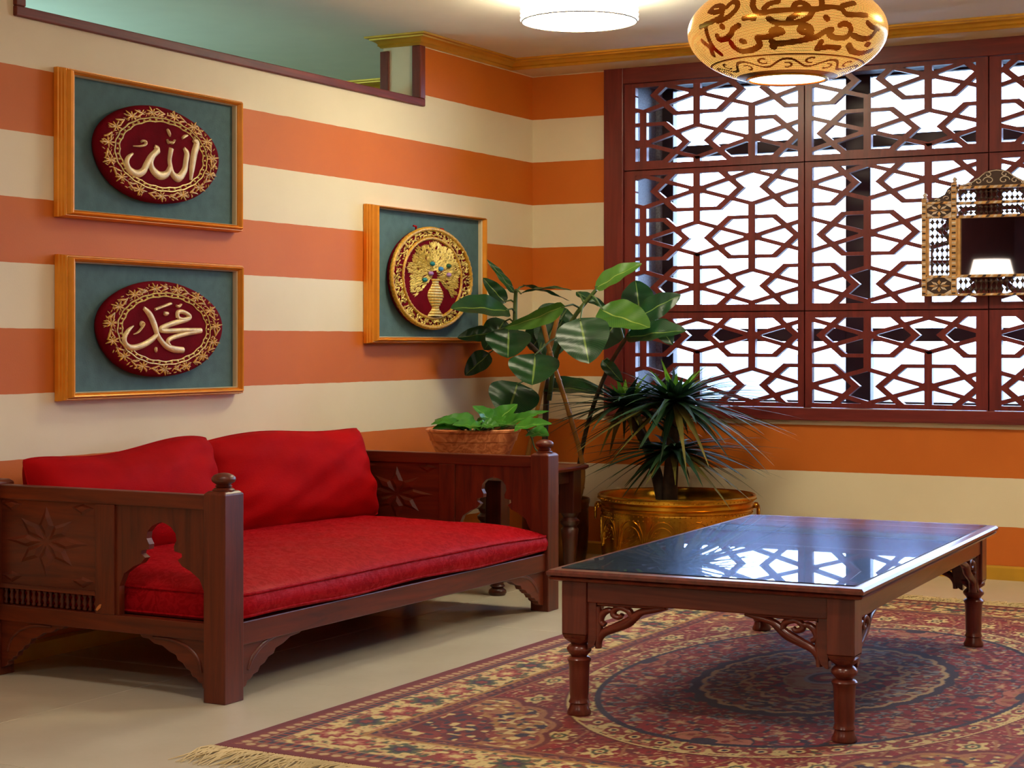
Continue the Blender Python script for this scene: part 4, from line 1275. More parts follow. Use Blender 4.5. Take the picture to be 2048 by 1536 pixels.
# ------------------------------------------------------------------ rubber plant in a brass pot
RUB = [
    ((0.235, -0.612, 1.203), (0.131, -0.67, 1.35), 0.0329),
    ((0.288, -0.754, 1.126), (0.16, -1.03, 1.129), 0.1107),
    ((0.238, -0.691, 1.158), (0.16, -0.756, 1.266), 0.0655),
    ((0.348, -0.779, 1.193), (0.615, -0.803, 1.204), 0.036),
    ((0.244, -0.55, 1.24), (0.471, -0.54, 1.167), 0.0307),
    ((0.568, -0.772, 1.14), (0.391, -0.983, 1.046), 0.0713),
    ((0.373, -0.366, 1.136), (0.285, -0.471, 0.974), 0.1964),
    ((0.311, -0.799, 1.043), (0.357, -0.888, 0.92), 0.187),
    ((0.216, -0.771, 1.031), (0.119, -0.904, 1.005), 0.0645),
    ((0.668, -0.831, 1.088), (0.746, -0.903, 0.899), 0.2151),
    ((0.481, -0.877, 0.94), (0.526, -0.989, 0.81), 0.2059),
    ((0.154, -0.691, 0.94), (0.082, -0.777, 0.842), 0.0873),
    ((0.37, -0.823, 0.816), (0.376, -0.935, 0.669), 0.2111),
    ((0.657, -0.666, 1.217), (0.853, -0.615, 1.319), 0.0678),
    ((0.798, -0.531, 1.129), (0.766, -0.492, 1.253), 0.1374),
    ((0.827, -0.573, 1.098), (0.997, -0.536, 1.186), 0.0974),
    ((0.698, -0.701, 1.131), (0.945, -0.736, 1.048), 0.1379),
    ((0.807, -0.675, 1.013), (1.077, -0.663, 1.035), 0.0876),
    ((0.541, -0.615, 1.203), (0.711, -0.636, 1.122), 0.0385),
    ((0.318, -0.51, 0.793), (0.582, -0.422, 0.764), 0.0749),
    ((0.641, -0.56, 0.91), (0.761, -0.609, 0.814), 0.0556),
    ((0.261, -0.37, 1.042), (0.202, -0.402, 0.952), 0.1352),
    ((0.376, -0.421, 1.086), (0.327, -0.505, 0.904), 0.1419),
    ((0.646, -0.421, 1.084), (0.578, -0.504, 0.953), 0.1353),
    ((0.176, -0.588, 1.085), (0.12, -0.676, 0.953), 0.1234),
    ((0.84, -0.452, 1.083), (0.946, -0.507, 0.975), 0.0856),
]
ST = {'stem1': [(0.253, -0.637, 0.997), (0.263, -0.654, 1.084), (0.265, -0.653, 1.171), (0.276, -0.67, 1.214)],
    'stem2': [(0.37, -0.538, 0.733), (0.416, -0.57, 0.909), (0.5, -0.638, 1.022), (0.56, -0.662, 1.099), (0.615, -0.666, 1.16), (0.661, -0.664, 1.209)],
    'trunk': [(0.307, -0.447, 0.317), (0.322, -0.485, 0.553), (0.346, -0.517, 0.798), (0.345, -0.552, 0.909), (0.311, -0.605, 0.975), (0.263, -0.654, 1.04)],
    'stake1': [(0.448, -0.37, 0.34), (0.464, -0.407, 0.467), (0.462, -0.522, 0.673), (0.454, -0.606, 0.821), (0.443, -0.669, 0.943), (0.433, -0.732, 1.101)],
    'stake2': [(0.206, -0.503, 0.34), (0.265, -0.539, 0.491), (0.361, -0.601, 0.759), (0.43, -0.654, 0.942), (0.477, -0.651, 1.117)],
    'stem3': [(0.402, -0.349, 0.336), (0.518, -0.457, 0.623), (0.66, -0.55, 0.867), (0.783, -0.574, 1.039), (0.809, -0.56, 1.124)]}
def brass_pot(root, R, H, mat, n=48):
    pr = [(0.0, 0.0), (R * 0.80, 0.0), (R * 0.86, 0.012), (R * 0.93, H * 0.25), (R * 0.96, H * 0.55), (R * 0.95, H * 0.80), (R * 0.94, H * 0.84), (R * 0.97, H * 0.86), (R * 0.965, H * 0.90), (R * 0.99, H * 0.93), (R * 1.0, H * 0.975), (R * 0.985, H), (R * 0.955, H * 0.99), (R * 0.94, H * 0.93), (R * 0.92, H * 0.84), (R * 0.90, H * 0.70), (0.0, H * 0.69)]
    return MB().lathe(pr, n).build('pot', mat, root, 40)
def rubber_plant():
    loc = Vector((0.345, -0.430, 0))
    pot = empty('planter', loc, 0, 'small aged brass planter on the floor behind the side table legs', 'planter')
    brass_pot(pot, 0.155, 0.295, M['brass_dark'])
    root = empty('rubber_plant', loc + Vector((0, 0, 0.2045)), 0, 'tall rubber plant with broad glossy leaves and bamboo canes in the corner', 'plant')
    L = root.location
    MB().lathe([(0.0, 0.0), (0.134, 0.0), (0.137, 0.018), (0.08, 0.026), (0.0, 0.028)], 32).build('soil', M['soil'], root, 60)
    def path(name, pts, rad, mat, drop=None):
        P = [Vector(p) for p in pts]
        if drop is not None:
            P = [Vector(drop)] + P
        P = [Vector(p) for p in smooth([np.array(p) for p in P], 5)]
        m = MB().tube([p - L for p in P], [rad * (1.0 - 0.35 * i / len(P)) for i in range(len(P))] if mat is not M['bamboo'] else rad, 8)
        o = m.build(name, mat, root, 60)
        if mat is M['bamboo']:
            for q in range(1, 6):
                c = P[int(len(P) * q / 6)]
                d = (P[min(len(P) - 1, int(len(P) * q / 6) + 1)] - c).normalized()
                MB().tube([c - d * 0.006 - L, c - L, c + d * 0.006 - L], [rad * 1.02, rad * 1.22, rad * 1.02], 8).build('node_ring', mat, o, 60)
        return o
    path('cane', ST['stake1'], 0.0105, M['bamboo'], (0.420, -0.40, 0.22))
    path('cane', ST['stake2'], 0.0105, M['bamboo'], (0.262, -0.470, 0.22))
    path('trunk', ST['trunk'], 0.016, M['bark'], (0.310, -0.450, 0.21))
    path('stem', ST['stem1'], 0.012, M['stem'])
    path('stem', ST['stem2'], 0.012, M['stem'])
    path('stem', ST['stem3'], 0.012, M['bark'], (0.392, -0.40, 0.21))
    stems = [Vector(p) for k_ in ('stem1', 'stem2', 'stem3', 'trunk') for p in smooth([np.array(q) for q in ST[k_]], 6)]
    FAC = {0: (0.2, -0.3, 0.3), 1: (0.25, -0.45, 0.5), 3: (0, -0.15, 1), 4: (0.1, 0.2, 1), 5: (0.2, -0.6, -0.35), 13: (0.1, -0.5, 0.45), 18: (-0.2, -0.4, 0.6), 19: (0, -0.4, 0.8), 14: (0.3, -1, 0.1), 16: (0.1, -0.6, 0.7), 17: (0.1, -0.6, 0.6)}
    for i, (b, t, w_) in enumerate(RUB):
        mid = (Vector(b) + Vector(t)) / 2
        f = FAC.get(i)
        f = Vector(f) if f else (CAMV - mid).normalized() + Vector((random.uniform(-0.25, 0.25), 0, 0.35))
        mt = M['ficus_young'] if i in (5, 13, 16) else M['ficus']
        # widths in RUB are as seen; blades that look along the view get their full breadth back
        view = (CAMV - mid).normalized()
        fn_ = f.normalized(); ax = (Vector(t) - Vector(b)).normalized()
        fn_ = (fn_ - ax * fn_.dot(ax)).normalized(); S = ax.cross(fn_)
        vis = max(0.35, (S - view * S.dot(view)).length)
        o = blade('leaf', root, b, t, w_ / vis * 1.04, mt, f, fold=0.16 + 0.1 * (i % 3), droop=0.05 + 0.03 * (i % 2), n=16, k=9, loc=L)
        near = min(stems, key=lambda p: (p - Vector(b)).length)
        if (near - Vector(b)).length < 0.5:
            mid2 = (near + Vector(b)) / 2 + Vector((0, 0, 0.012))
            MB().tube([near - L, mid2 - L, Vector(b) - L + (Vector(t) - Vector(b)) * 0.05], [0.0045, 0.004, 0.003], 6).build('petiole', M['stem'], root, 60)
rubber_plant()

# ------------------------------------------------------------------ pothos in a marbled bowl on the side table
POT = [
    ((0.375, -1.277, 0.658), (0.286, -1.383, 0.64), 0.0521),
    ((0.36, -1.171, 0.659), (0.238, -1.238, 0.674), 0.0612),
    ((0.398, -1.093, 0.671), (0.326, -1.133, 0.725), 0.0493),
    ((0.398, -1.093, 0.657), (0.464, -1.0, 0.731), 0.0701),
    ((0.474, -1.166, 0.651), (0.63, -1.137, 0.694), 0.0525),
    ((0.575, -1.224, 0.652), (0.737, -1.215, 0.663), 0.0517),
    ((0.521, -1.311, 0.655), (0.468, -1.397, 0.657), 0.0435),
    ((0.467, -1.112, 0.653), (0.605, -0.98, 0.704), 0.0369),
    ((0.628, -1.196, 0.636), (0.717, -1.203, 0.615), 0.0518),
    ((0.487, -1.352, 0.659), (0.407, -1.431, 0.661), 0.0474),
    ((0.501, -1.356, 0.668), (0.568, -1.342, 0.657), 0.0394),
]
def pothos():
    loc = Vector((0.372, -1.205, 0.472))
    t = NT('marbled_terracotta')
    v = t.coord('Object', (1, 1, 2.2))
    n = t.noise(v, 3.2, 3, 0.55, 2.2)
    sw = t.math('FRACT', t.math('MULTIPLY', n, 8.0))
    t.set(Base_Color=t.ramp(sw, [(0.0, lin(186, 104, 58)), (0.45, lin(216, 140, 84)), (0.5, lin(230, 160, 104)), (0.95, lin(206, 124, 72)), (1.0, lin(160, 84, 46))]), Roughness=0.45)
    bowl = empty('bowl_planter', loc, 0, 'wide marbled terracotta bowl planter standing on the side table', 'planter')
    R, H = 0.190, 0.165
    MB().lathe([(0.0, 0.0), (0.105, 0.0), (0.112, 0.006), (0.138, 0.040), (0.158, 0.080), (0.170, 0.112), (0.171, 0.116), (0.176, 0.117), (0.185, 0.150), (0.192, 0.154), (0.194, 0.162), (0.188, 0.166), (0.178, 0.162), (0.170, 0.14), (0.0, 0.138)], 48).build('bowl', t.m, bowl, 35)
    root = empty('pothos_plant', loc + Vector((0, 0, 0.1395)), 0, 'low green pothos with trailing leaves growing in the terracotta bowl', 'plant')
    L = root.location
    MB().lathe([(0.0, 0.0), (0.165, 0.0), (0.166, 0.008), (0.09, 0.014), (0.0, 0.016)], 32).build('soil', M['soil'], root, 60)
    for i, (b, t_, w_) in enumerate(POT):
        B, T = Vector(b), Vector(t_)
        blade('leaf', root, b, t_, w_ * 1.9, M['pothos'], (0.15, -0.45, 0.85), 0.25, 0.07, 12, 7, (0.42, 0.7), L)
        st = Vector((loc.x + (B.x - loc.x) * 0.3, loc.y + (B.y - loc.y) * 0.3, 0.624))
        MB().tube([st - L, (st + B) / 2 + Vector((0, 0, 0.02)) - L, B - L], 0.003, 6).build('petiole', M['stem'], root, 60)
    for k in range(16):
        a = random.uniform(0, 2 * PI); r = random.uniform(0.02, 0.12)
        B = Vector((loc.x + r * math.cos(a), loc.y + r * math.sin(a), 0.642 + random.uniform(0, 0.02)))
        T = B + Vector((math.cos(a) * random.uniform(0.08, 0.14), math.sin(a) * random.uniform(0.08, 0.14), random.uniform(-0.005, 0.02)))
        blade('leaf', root, B, T, random.uniform(0.06, 0.09), M['pothos'], (math.cos(a) * 0.1, -0.35, 0.9), 0.25, 0.08, 10, 5, (0.42, 0.7), L)
        MB().tube([Vector((loc.x + r * 0.4 * math.cos(a), loc.y + r * 0.4 * math.sin(a), 0.622)) - L, B - L], 0.0028, 6).build('petiole', M['stem'], root, 60)
    # trailing runner over the rim
    P = [Vector(p) for p in smooth([np.array(p) for p in ((0.50, -1.20, 0.640), (0.585, -1.19, 0.655), (0.620, -1.175, 0.610), (0.635, -1.165, 0.560), (0.665, -1.16, 0.535))], 5)]
    MB().tube([p - L for p in P], 0.0035, 6).build('runner', M['stem'], root, 60)
pothos()

# ------------------------------------------------------------------ dragon plant in the big brass planter
def dragon():
    loc = Vector((0.962, -0.500, 0))
    pot = empty('planter', loc, 0, 'large polished brass planter with embossed arches and ring handles by the window wall', 'planter')
    R, H = 0.336, 0.345
    pr = [(0.0, 0.0), (R * 0.86, 0.0), (R * 0.90, 0.012), (R * 0.945, 0.05), (R * 0.955, H * 0.40), (R * 0.95, H * 0.78), (R * 0.945, H * 0.80), (R * 0.965, H * 0.815), (R * 0.965, H * 0.835), (R * 0.945, H * 0.85), (R * 0.97, H * 0.865), (R * 0.975, H * 0.90), (R * 0.955, H * 0.915), (R * 0.985, H * 0.935), (R * 1.0, H * 0.965), (R * 0.998, H * 0.99), (R * 0.985, H), (R * 0.965, H * 0.985), (R * 0.955, H * 0.93), (R * 0.935, H * 0.90), (R * 0.93, H * 0.84), (R * 0.925, H * 0.80), (0.0, H * 0.79)]
    body = MB().lathe(pr, 96).build('body', M['brass'], pot, 35)
    # embossed arches and bead rows
    rr = R * 0.957
    cyl = lambda u, v, t: ((rr + t) * math.cos(u), (rr + t) * math.sin(u), v)
    m = MB()
    for k in range(14):
        a = 2 * PI * k / 14
        wA = 2 * PI / 14
        z0 = H * 0.40; hA = H * 0.33
        for f_ in (1.0, 0.80):
            pts = [(a + wA * 0.46 * f_ * math.cos(PI - PI * q / 10), z0 + hA * f_ * math.sin(PI * q / 10) ** 0.8, 0.0045) for q in range(11)]
            m.stroke(pts, lambda u, v, t: cyl(u, v, t * 1.0), 0.004, 4, 2)
        for q in range(26):
            uu = random.uniform(-0.34, 0.34) * wA; vv = random.uniform(0.1, 0.68) * hA
            if (uu / (0.36 * wA)) ** 2 + (vv / (0.72 * hA)) ** 2 > 1: continue
            m.stroke([(a + uu - 0.012, z0 + vv, 0.003), (a + uu + 0.012, z0 + vv + 0.004, 0.003)], cyl, 0.003, 3, 1)
        for q in range(3):
            m.stroke([(a + wA * 0.5, z0 - 0.01, 0.003), (a + wA * (0.42 + 0.08 * q), z0 + hA * 0.45, 0.006), (a + wA * (0.30 + 0.2 * q), z0 + hA * 0.95, 0.002)], cyl, 0.004, 4, 2)
    tag(m.build('embossing', M['brass'], body, 60), kind='stuff')
    m = MB()
    for zf, rf, nb in ((0.785, 0.952, 90), (0.952, 0.996, 100), (0.735, 0.955, 90)):
        for k in range(nb):
            a = 2 * PI * k / nb
            c = Vector((R * rf * math.cos(a), R * rf * math.sin(a), H * zf)); s = 0.0042
            m.add([(c.x + s * dx, c.y + s * dy, c.z + s * dz * 0.8) for dx, dy, dz in ((1, 0, 0), (-1, 0, 0), (0, 1, 0), (0, -1, 0), (0, 0, 1), (0, 0, -1))], [(0, 2, 4), (2, 1, 4), (1, 3, 4), (3, 0, 4), (2, 0, 5), (1, 2, 5), (3, 1, 5), (0, 3, 5)])
    tag(m.build('bead_row', M['brass'], body, 60), kind='stuff')
    for s in (math.radians(205), math.radians(25)):
        c = Vector((R * 0.99 * math.cos(s), R * 0.99 * math.sin(s), H * 0.86))
        d = Vector((math.cos(s), math.sin(s), 0)); tt = Vector((-math.sin(s), math.cos(s), 0))
        path = [c + d * 0.012 + tt * 0.034 * math.sin(2 * PI * q / 24) + Vector((0, 0, -0.028 + 0.028 * math.cos(2 * PI * q / 24))) for q in range(25)]
        MB().tube(path, 0.0055, 8, False).build('ring_handle', M['brass'], pot, 60)
        MB().lathe([(0.0, -0.012), (0.014, -0.012), (0.016, 0.0), (0.010, 0.012), (0.0, 0.014)], 12, c).build('handle_boss', M['brass'], pot, 60)
    root = empty('dragon_plant', loc + Vector((0, 0, H * 0.7915)), 0, 'spiky dragon plant with three tufts of narrow leaves in the large brass planter', 'plant')
    L = root.location
    MB().lathe([(0.0, 0.0), (R * 0.90, 0.0), (R * 0.90, 0.006), (R * 0.5, 0.014), (0.0, 0.018)], 40).build('soil', M['soil'], root, 60)
    trunkP = [(0.936, -0.512, 0.26), (0.936, -0.512, 0.36), (0.944, -0.508, 0.50), (0.950, -0.505, 0.62), (0.955, -0.502, 0.735)]
    P = [Vector(p) for p in smooth([np.array(p) for p in trunkP], 5)]
    MB().tube([p - L for p in P], [0.036 - 0.014 * i / len(P) for i in range(len(P))], 12).build('trunk', M['bark'], root, 60)
    P = [Vector(p) for p in smooth([np.array(p) for p in ((0.90, -0.49, 0.26), (0.86, -0.48, 0.42), (0.80, -0.475, 0.56), (0.705, -0.468, 0.70))], 5)]
    MB().tube([p - L for p in P], [0.028 - 0.010 * i / len(P) for i in range(len(P))], 10).build('trunk', M['bark'], root, 60)
    SQ = 0.50      # the tufts are broader than tall
    def tuft(c, n, lmin, lmax, e0, e1, young, seed):
        r = random.Random(seed)
        for k in range(n):
            f = k / n
            az = k * 2.39996 + r.uniform(-0.2, 0.2)
            el = e1 + (e0 - e1) * f ** 0.8 + r.uniform(-0.12, 0.12)
            Ln = r.uniform(lmin, lmax) * (0.72 + 0.28 * math.sin(PI * min(1, 0.25 + f * 0.75)))
            d = Vector((math.cos(az) * math.cos(el), math.sin(az) * math.cos(el), math.sin(el)))
            # keep blades off the walls
            tip = Vector(c) + Vector((d.x * Ln, d.y * Ln, d.z * Ln * SQ))
            if tip.y > -0.05: 
                sc = max(0.3, (-0.05 - c[1]) / (tip.y - c[1])); d = Vector((d.x, d.y * sc, d.z))
            if tip.x < 0.08: continue
            sag = r.uniform(0.16, 0.42) * Ln * (0.6 + 0.6 * max(0, math.cos(el)))
            wd = r.uniform(0.028, 0.040)
            mt = M['drac_young'] if f > 1 - young else (M['drac_dry'] if (f < 0.22 and r.random() < 0.6) else M['drac'])
            nseg = 9; vs = []; uv = []; fs = []
            side = Vector((-math.sin(az), math.cos(az), 0))
            for i in range(nseg + 1):
                t_ = i / nseg
                p = Vector(c) + Vector((d.x, d.y, d.z * SQ)) * Ln * t_ + Vector((0, 0, -sag * SQ * t_ ** 2.2)) + Vector((d.x, d.y, 0)) * 0.012
                ww = wd * 0.5 * (0.55 + 0.45 * math.sin(PI * min(1, t_ * 1.4 + 0.1))) * (1 - t_ ** 3) + 0.0008
                up = Vector((0, 0, 1))
                for s in (-1, 0, 1):
                    q = p + side * (s * ww) + up * (abs(s) * ww * 0.35 * SQ)
                    vs.append(q - L); uv.append((0.5 + 0.5 * s, t_))
            for i in range(nseg):
                for s in (0, 1):
                    a = i * 3 + s
                    fs.append((a, a + 3, a + 4, a + 1))
            MB().add(vs, fs).build('leaf', mt, root, 180, uv=uv, fix=False)
    tuft((0.955, -0.502, 0.735), 132, 0.40, 0.60, 1.25, -0.95, 0.11, 3)
    tuft((0.705, -0.468, 0.715), 84, 0.32, 0.52, 1.2, -0.8, 0.08, 5)
    tuft((0.948, -0.506, 0.530), 76, 0.32, 0.54, 0.7, -0.8, 0.03, 8)
dragon()

# ------------------------------------------------------------------ pierced brass pendant over the table
LAMPC = (2.166, -2.461, 1.900); LR, LH = 0.292, 0.152
SCRIPT = [[[-0.889,0.238],[-0.829,0.323],[-0.717,0.288],[-0.682,0.198],[-0.788,0.184],[-0.869,0.232]],[[-0.682,0.198],[-0.696,0.07],[-0.835,0.003],[-1.01,-0.028]],[[-0.635,0.253],[-0.586,0.347],[-0.519,0.293],[-0.516,0.177],[-0.597,0.045],[-0.723,-0.007]],[[-0.345,0.301],[-0.334,0.183],[-0.273,0.054],[-0.152,0.07],[-0.046,0.081],[0.061,0.086],[0.168,0.095],[0.322,0.111],[0.346,0.282]],[[-0.219,0.132],[-0.178,0.215],[-0.091,0.252]],[[0.071,0.107],[0.072,0.184],[0.128,0.228],[0.191,0.171],[0.2,0.095]],[[0.322,0.111],[0.44,0.154],[0.548,0.124],[0.595,0.035],[0.691,0.04],[0.863,0.066]],[[0.569,0.193],[0.727,0.281]],[[-0.174,-0.062],[-0.11,-0.139],[0.018,-0.157],[0.125,-0.134],[0.21,-0.05],[0.241,0.043]],[[-0.911,-0.08],[-0.912,-0.247],[-0.917,-0.438],[-0.887,-0.58]],[[-0.774,-0.263],[-0.763,-0.332],[-0.671,-0.339],[-0.588,-0.265],[-0.556,-0.191],[-0.487,-0.14]],[[-0.421,-0.025],[-0.374,-0.013],[-0.323,-0.042]],[[-0.308,-0.384],[-0.212,-0.386],[-0.14,-0.353],[-0.048,-0.311],[-0.097,-0.254],[-0.153,-0.283],[-0.14,-0.353]],[[-0.165,-0.46],[-0.102,-0.511],[0.069,-0.487],[0.186,-0.448],[0.241,-0.345],[0.216,-0.228],[0.149,-0.205],[0.124,-0.272],[0.165,-0.327],[0.222,-0.316]],[[0.187,-0.454],[0.301,-0.402],[0.384,-0.299],[0.451,-0.258],[0.44,-0.344],[0.516,-0.396],[0.637,-0.381],[0.674,-0.306],[0.672,-0.223]],[[0.535,-0.176],[0.582,-0.136],[0.646,-0.167]],[[0.733,-0.327],[0.858,-0.365],[0.993,-0.316],[1.052,-0.168]],[[-0.312,-0.414],[-0.304,-0.516],[-0.403,-0.591],[-0.556,-0.601],[-0.624,-0.506],[-0.63,-0.421]],[[0.381,-0.599],[0.498,-0.566],[0.623,-0.573]],[[0.355,-0.605],[0.373,-0.488]],[[0.733,-0.5],[0.853,-0.596],[1.05,-0.602],[1.208,-0.509]],[[-1.043,-0.294],[-0.977,-0.444],[-1.035,-0.57]],[[0.018,-0.088],[0.103,0.011]],[[0.881,-0.066],[0.965,-0.128],[1.102,-0.124]],[[-0.684,-0.104],[-0.672,-0.128]],[[-0.494,-0.422],[-0.47,-0.434]],[[-0.168,-0.555],[-0.147,-0.573]],[[0.374,-0.046],[0.391,-0.077]],[[1.006,-0.431],[1.056,-0.437]]]
def pendant():
    root = empty('pendant_lamp', (LAMPC[0], LAMPC[1], 1.76), 0, 'round pierced brass pendant lamp with Arabic script hanging above the coffee table', 'lamp')
    off = (0, 0, LAMPC[2] - 1.76)
    az0 = -1.223
    nA, nL = 480, 170
    l0, l1 = -1.165, 1.18
    az = (np.arange(nA) / nA) * 2 * PI
    lat = np.linspace(l0, l1, nL)
    AZ, LA = np.meshgrid(az, lat, indexing='ij')
    # solid (unpierced) lettering mask: distance to the script strokes, repeated on both halves
    rel = (AZ - az0 + PI / 2) % PI - PI / 2
    U = rel * np.cos(LA) * LR
    arc = LA * 0.5 * (LR + LH)
    solid = np.zeros_like(AZ)
    def seg(a, b, w, wide=PI):
        ua, va = a[0], a[1]; ub, vb = b[0], b[1]
        cl = np.cos((va + vb) / 2) * LR; k2 = 0.5 * (LR + LH) * 0.78
        px_, py_ = rel * cl, LA * k2
        ax_, ay_, bx_, by_ = ua * cl, va * k2, ub * cl, vb * k2
        dx, dy = bx_ - ax_, by_ - ay_
        t = np.clip(((px_ - ax_) * dx + (py_ - ay_) * dy) / (dx * dx + dy * dy + 1e-9), 0, 1)
        d = np.hypot(px_ - ax_ - t * dx, py_ - ay_ - t * dy)
        return np.clip(1.5 - d / w, 0, 1)
    for s in SCRIPT:
        q = smooth([np.array(p) for p in s], 3)
        for a, b in zip(q[:-1], q[1:]):
            solid = np.maximum(solid, seg(a, b, 0.0088))
        # mirrored to the upper half so that the whole globe carries script
        qm = [np.array((p[0] + 0.12, 0.62 - p[1])) for p in q]
        if max(p[1] for p in q) < -0.1:
            for a, b in zip(qm[:-1], qm[1:]):
                solid = np.maximum(solid, seg(a, b, 0.0088))
    # border bands: plain rings and a running scroll
    ring = lambda c, w: np.clip(1.5 - np.abs(LA - c) / w, 0, 1)
    solid = np.maximum(solid, ring(-0.715, 0.012)); solid = np.maximum(solid, ring(-1.10, 0.05)); solid = np.maximum(solid, ring(1.10, 0.08)); solid = np.maximum(solid, ring(0.98, 0.02))
    wave = -0.88 + 0.085 * np.sin(AZ * 9)
    solid = np.maximum(solid, np.clip(1.5 - np.abs(LA - wave) / 0.022, 0, 1))
    for k in range(18):
        ca = k * 2 * PI / 18 + 2 * PI / 36
        cl_ = -0.88 - (0.05 if k % 2 == 0 else -0.05) * (1 if True else 0)
        dd = np.hypot(((AZ - ca + PI) % (2 * PI) - PI) * 0.72, LA - cl_)
        solid = np.maximum(solid, np.clip(1.5 - np.abs(dd - 0.052) / 0.014, 0, 1) * (np.sin((AZ - ca)) * (1 if k % 2 else -1) < 0.04))
    vs = np.stack([LR * np.cos(LA) * np.cos(AZ), LR * np.cos(LA) * np.sin(AZ), LH * np.sin(LA) + off[2]], -1).reshape(-1, 3)
    fs = []
    for i in range(nA):
        j = (i + 1) % nA
        for k in range(nL - 1):
            fs.append((i * nL + k, j * nL + k, j * nL + k + 1, i * nL + k + 1))
    m = MB(); m.v = [tuple(p) for p in vs]; m.f = fs
    t = NT('pierced_brass')
    g = t.new('ShaderNodeTexCoord')
    sep = t.new('ShaderNodeSeparateXYZ'); t.link(g.outputs['Object'], sep.inputs[0])
    zz = t.math('DIVIDE', t.math('SUBTRACT', sep.outputs['Z'], off[2]), LH)
    latn = t.math('ARCSINE', t.math('MINIMUM', t.math('MAXIMUM', zz, -0.999), 0.999))
    azn = t.math('ARCTAN2', sep.outputs['Y'], sep.outputs['X'])
    rows = t.math('MULTIPLY', latn, 46.0)
    rid = t.math('FLOOR', rows)
    colsN = t.math('MULTIPLY', azn, 78.0)
    colsO = t.math('ADD', colsN, t.math('MULTIPLY', t.math('FLOORED_MODULO', rid, 2.0), 0.5))
    fu = t.math('SUBTRACT', t.math('FRACT', colsO), 0.5)
    fv = t.math('SUBTRACT', t.math('FRACT', rows), 0.5)
    d2 = t.math('ADD', t.math('MULTIPLY', fu, fu), t.math('MULTIPLY', fv, fv))
    hole = t.math('LESS_THAN', d2, 0.075)
    at = t.new('ShaderNodeAttribute'); at.attribute_name = 'solid'
    hole = t.math('MULTIPLY', hole, t.math('LESS_THAN', at.outputs['Fac'], 0.5))
    t.set(Base_Color=lin(198, 124, 44), Metallic=0.9, Roughness=0.20)
    em = t.new('ShaderNodeEmission'); em.inputs[0].default_value = (1.0, 0.48, 0.11, 1); em.inputs[1].default_value = 2.2
    mx = t.new('ShaderNodeMixShader')
    t.link(hole, mx.inputs[0]); t.link(t.b.outputs[0], mx.inputs[1]); t.link(em.outputs[0], mx.inputs[2])
    t.link(mx.outputs[0], t.out.inputs[0])
    o = m.build('pierced_globe', t.m, root, 180, fix=False)
    at_ = o.data.attributes.new('solid', 'FLOAT', 'POINT')
    at_.data.foreach_set('value', solid.reshape(-1).astype(np.float32))
    # rim of the bottom opening, glowing diffuser, cap, rod, canopy
    rb = LR * math.cos(l0); zb = LH * math.sin(l0) + off[2]
    MB().lathe([(rb - 0.004, zb - 0.002), (rb + 0.004, zb - 0.003), (rb + 0.006, zb + 0.003), (rb - 0.003, zb + 0.004)], 64, cap=False).build('rim', M['brass'], root, 60)
    MB().lathe([(0.0, zb + 0.001), (rb * 0.6, zb + 0.001), (rb - 0.004, zb + 0.003), (rb - 0.004, zb + 0.006), (0.0, zb + 0.007)], 48).build('diffuser', glow('pendant_diffuser_glow', (1.0, 0.86, 0.62, 1), 7.0), root, 60)
    zc = LH * math.sin(l1) + off[2]
    rc = LR * math.cos(l1)
    MB().lathe([(rc + 0.006, zc - 0.004), (rc + 0.004, zc + 0.006), (0.06, zc + 0.020), (0.02, zc + 0.030), (0.012, zc + 0.045), (0.012, zc + 0.05), (0.0, zc + 0.05)], 40).build('cap', M['brass'], root, 50)
    MB().tube([(0, 0, zc + 0.04), (0, 0, CEIL - 1.76 - 0.02)], 0.006, 10).build('rod', M['brass'], root, 60)
    MB().lathe([(0.0, CEIL - 1.76), (0.07, CEIL - 1.76), (0.066, CEIL - 1.76 - 0.014), (0.03, CEIL - 1.76 - 0.026), (0.0, CEIL - 1.76 - 0.028)], 32).build('ceiling_rose', M['brass'], root, 50)
    lamp('pendant_bulb', 'SPOT', (LAMPC[0], LAMPC[1], 1.752), 24.0, WARM, 0.10, (0, 0, 0), spot_size=math.radians(150), spot_blend=0.6)
pendant()

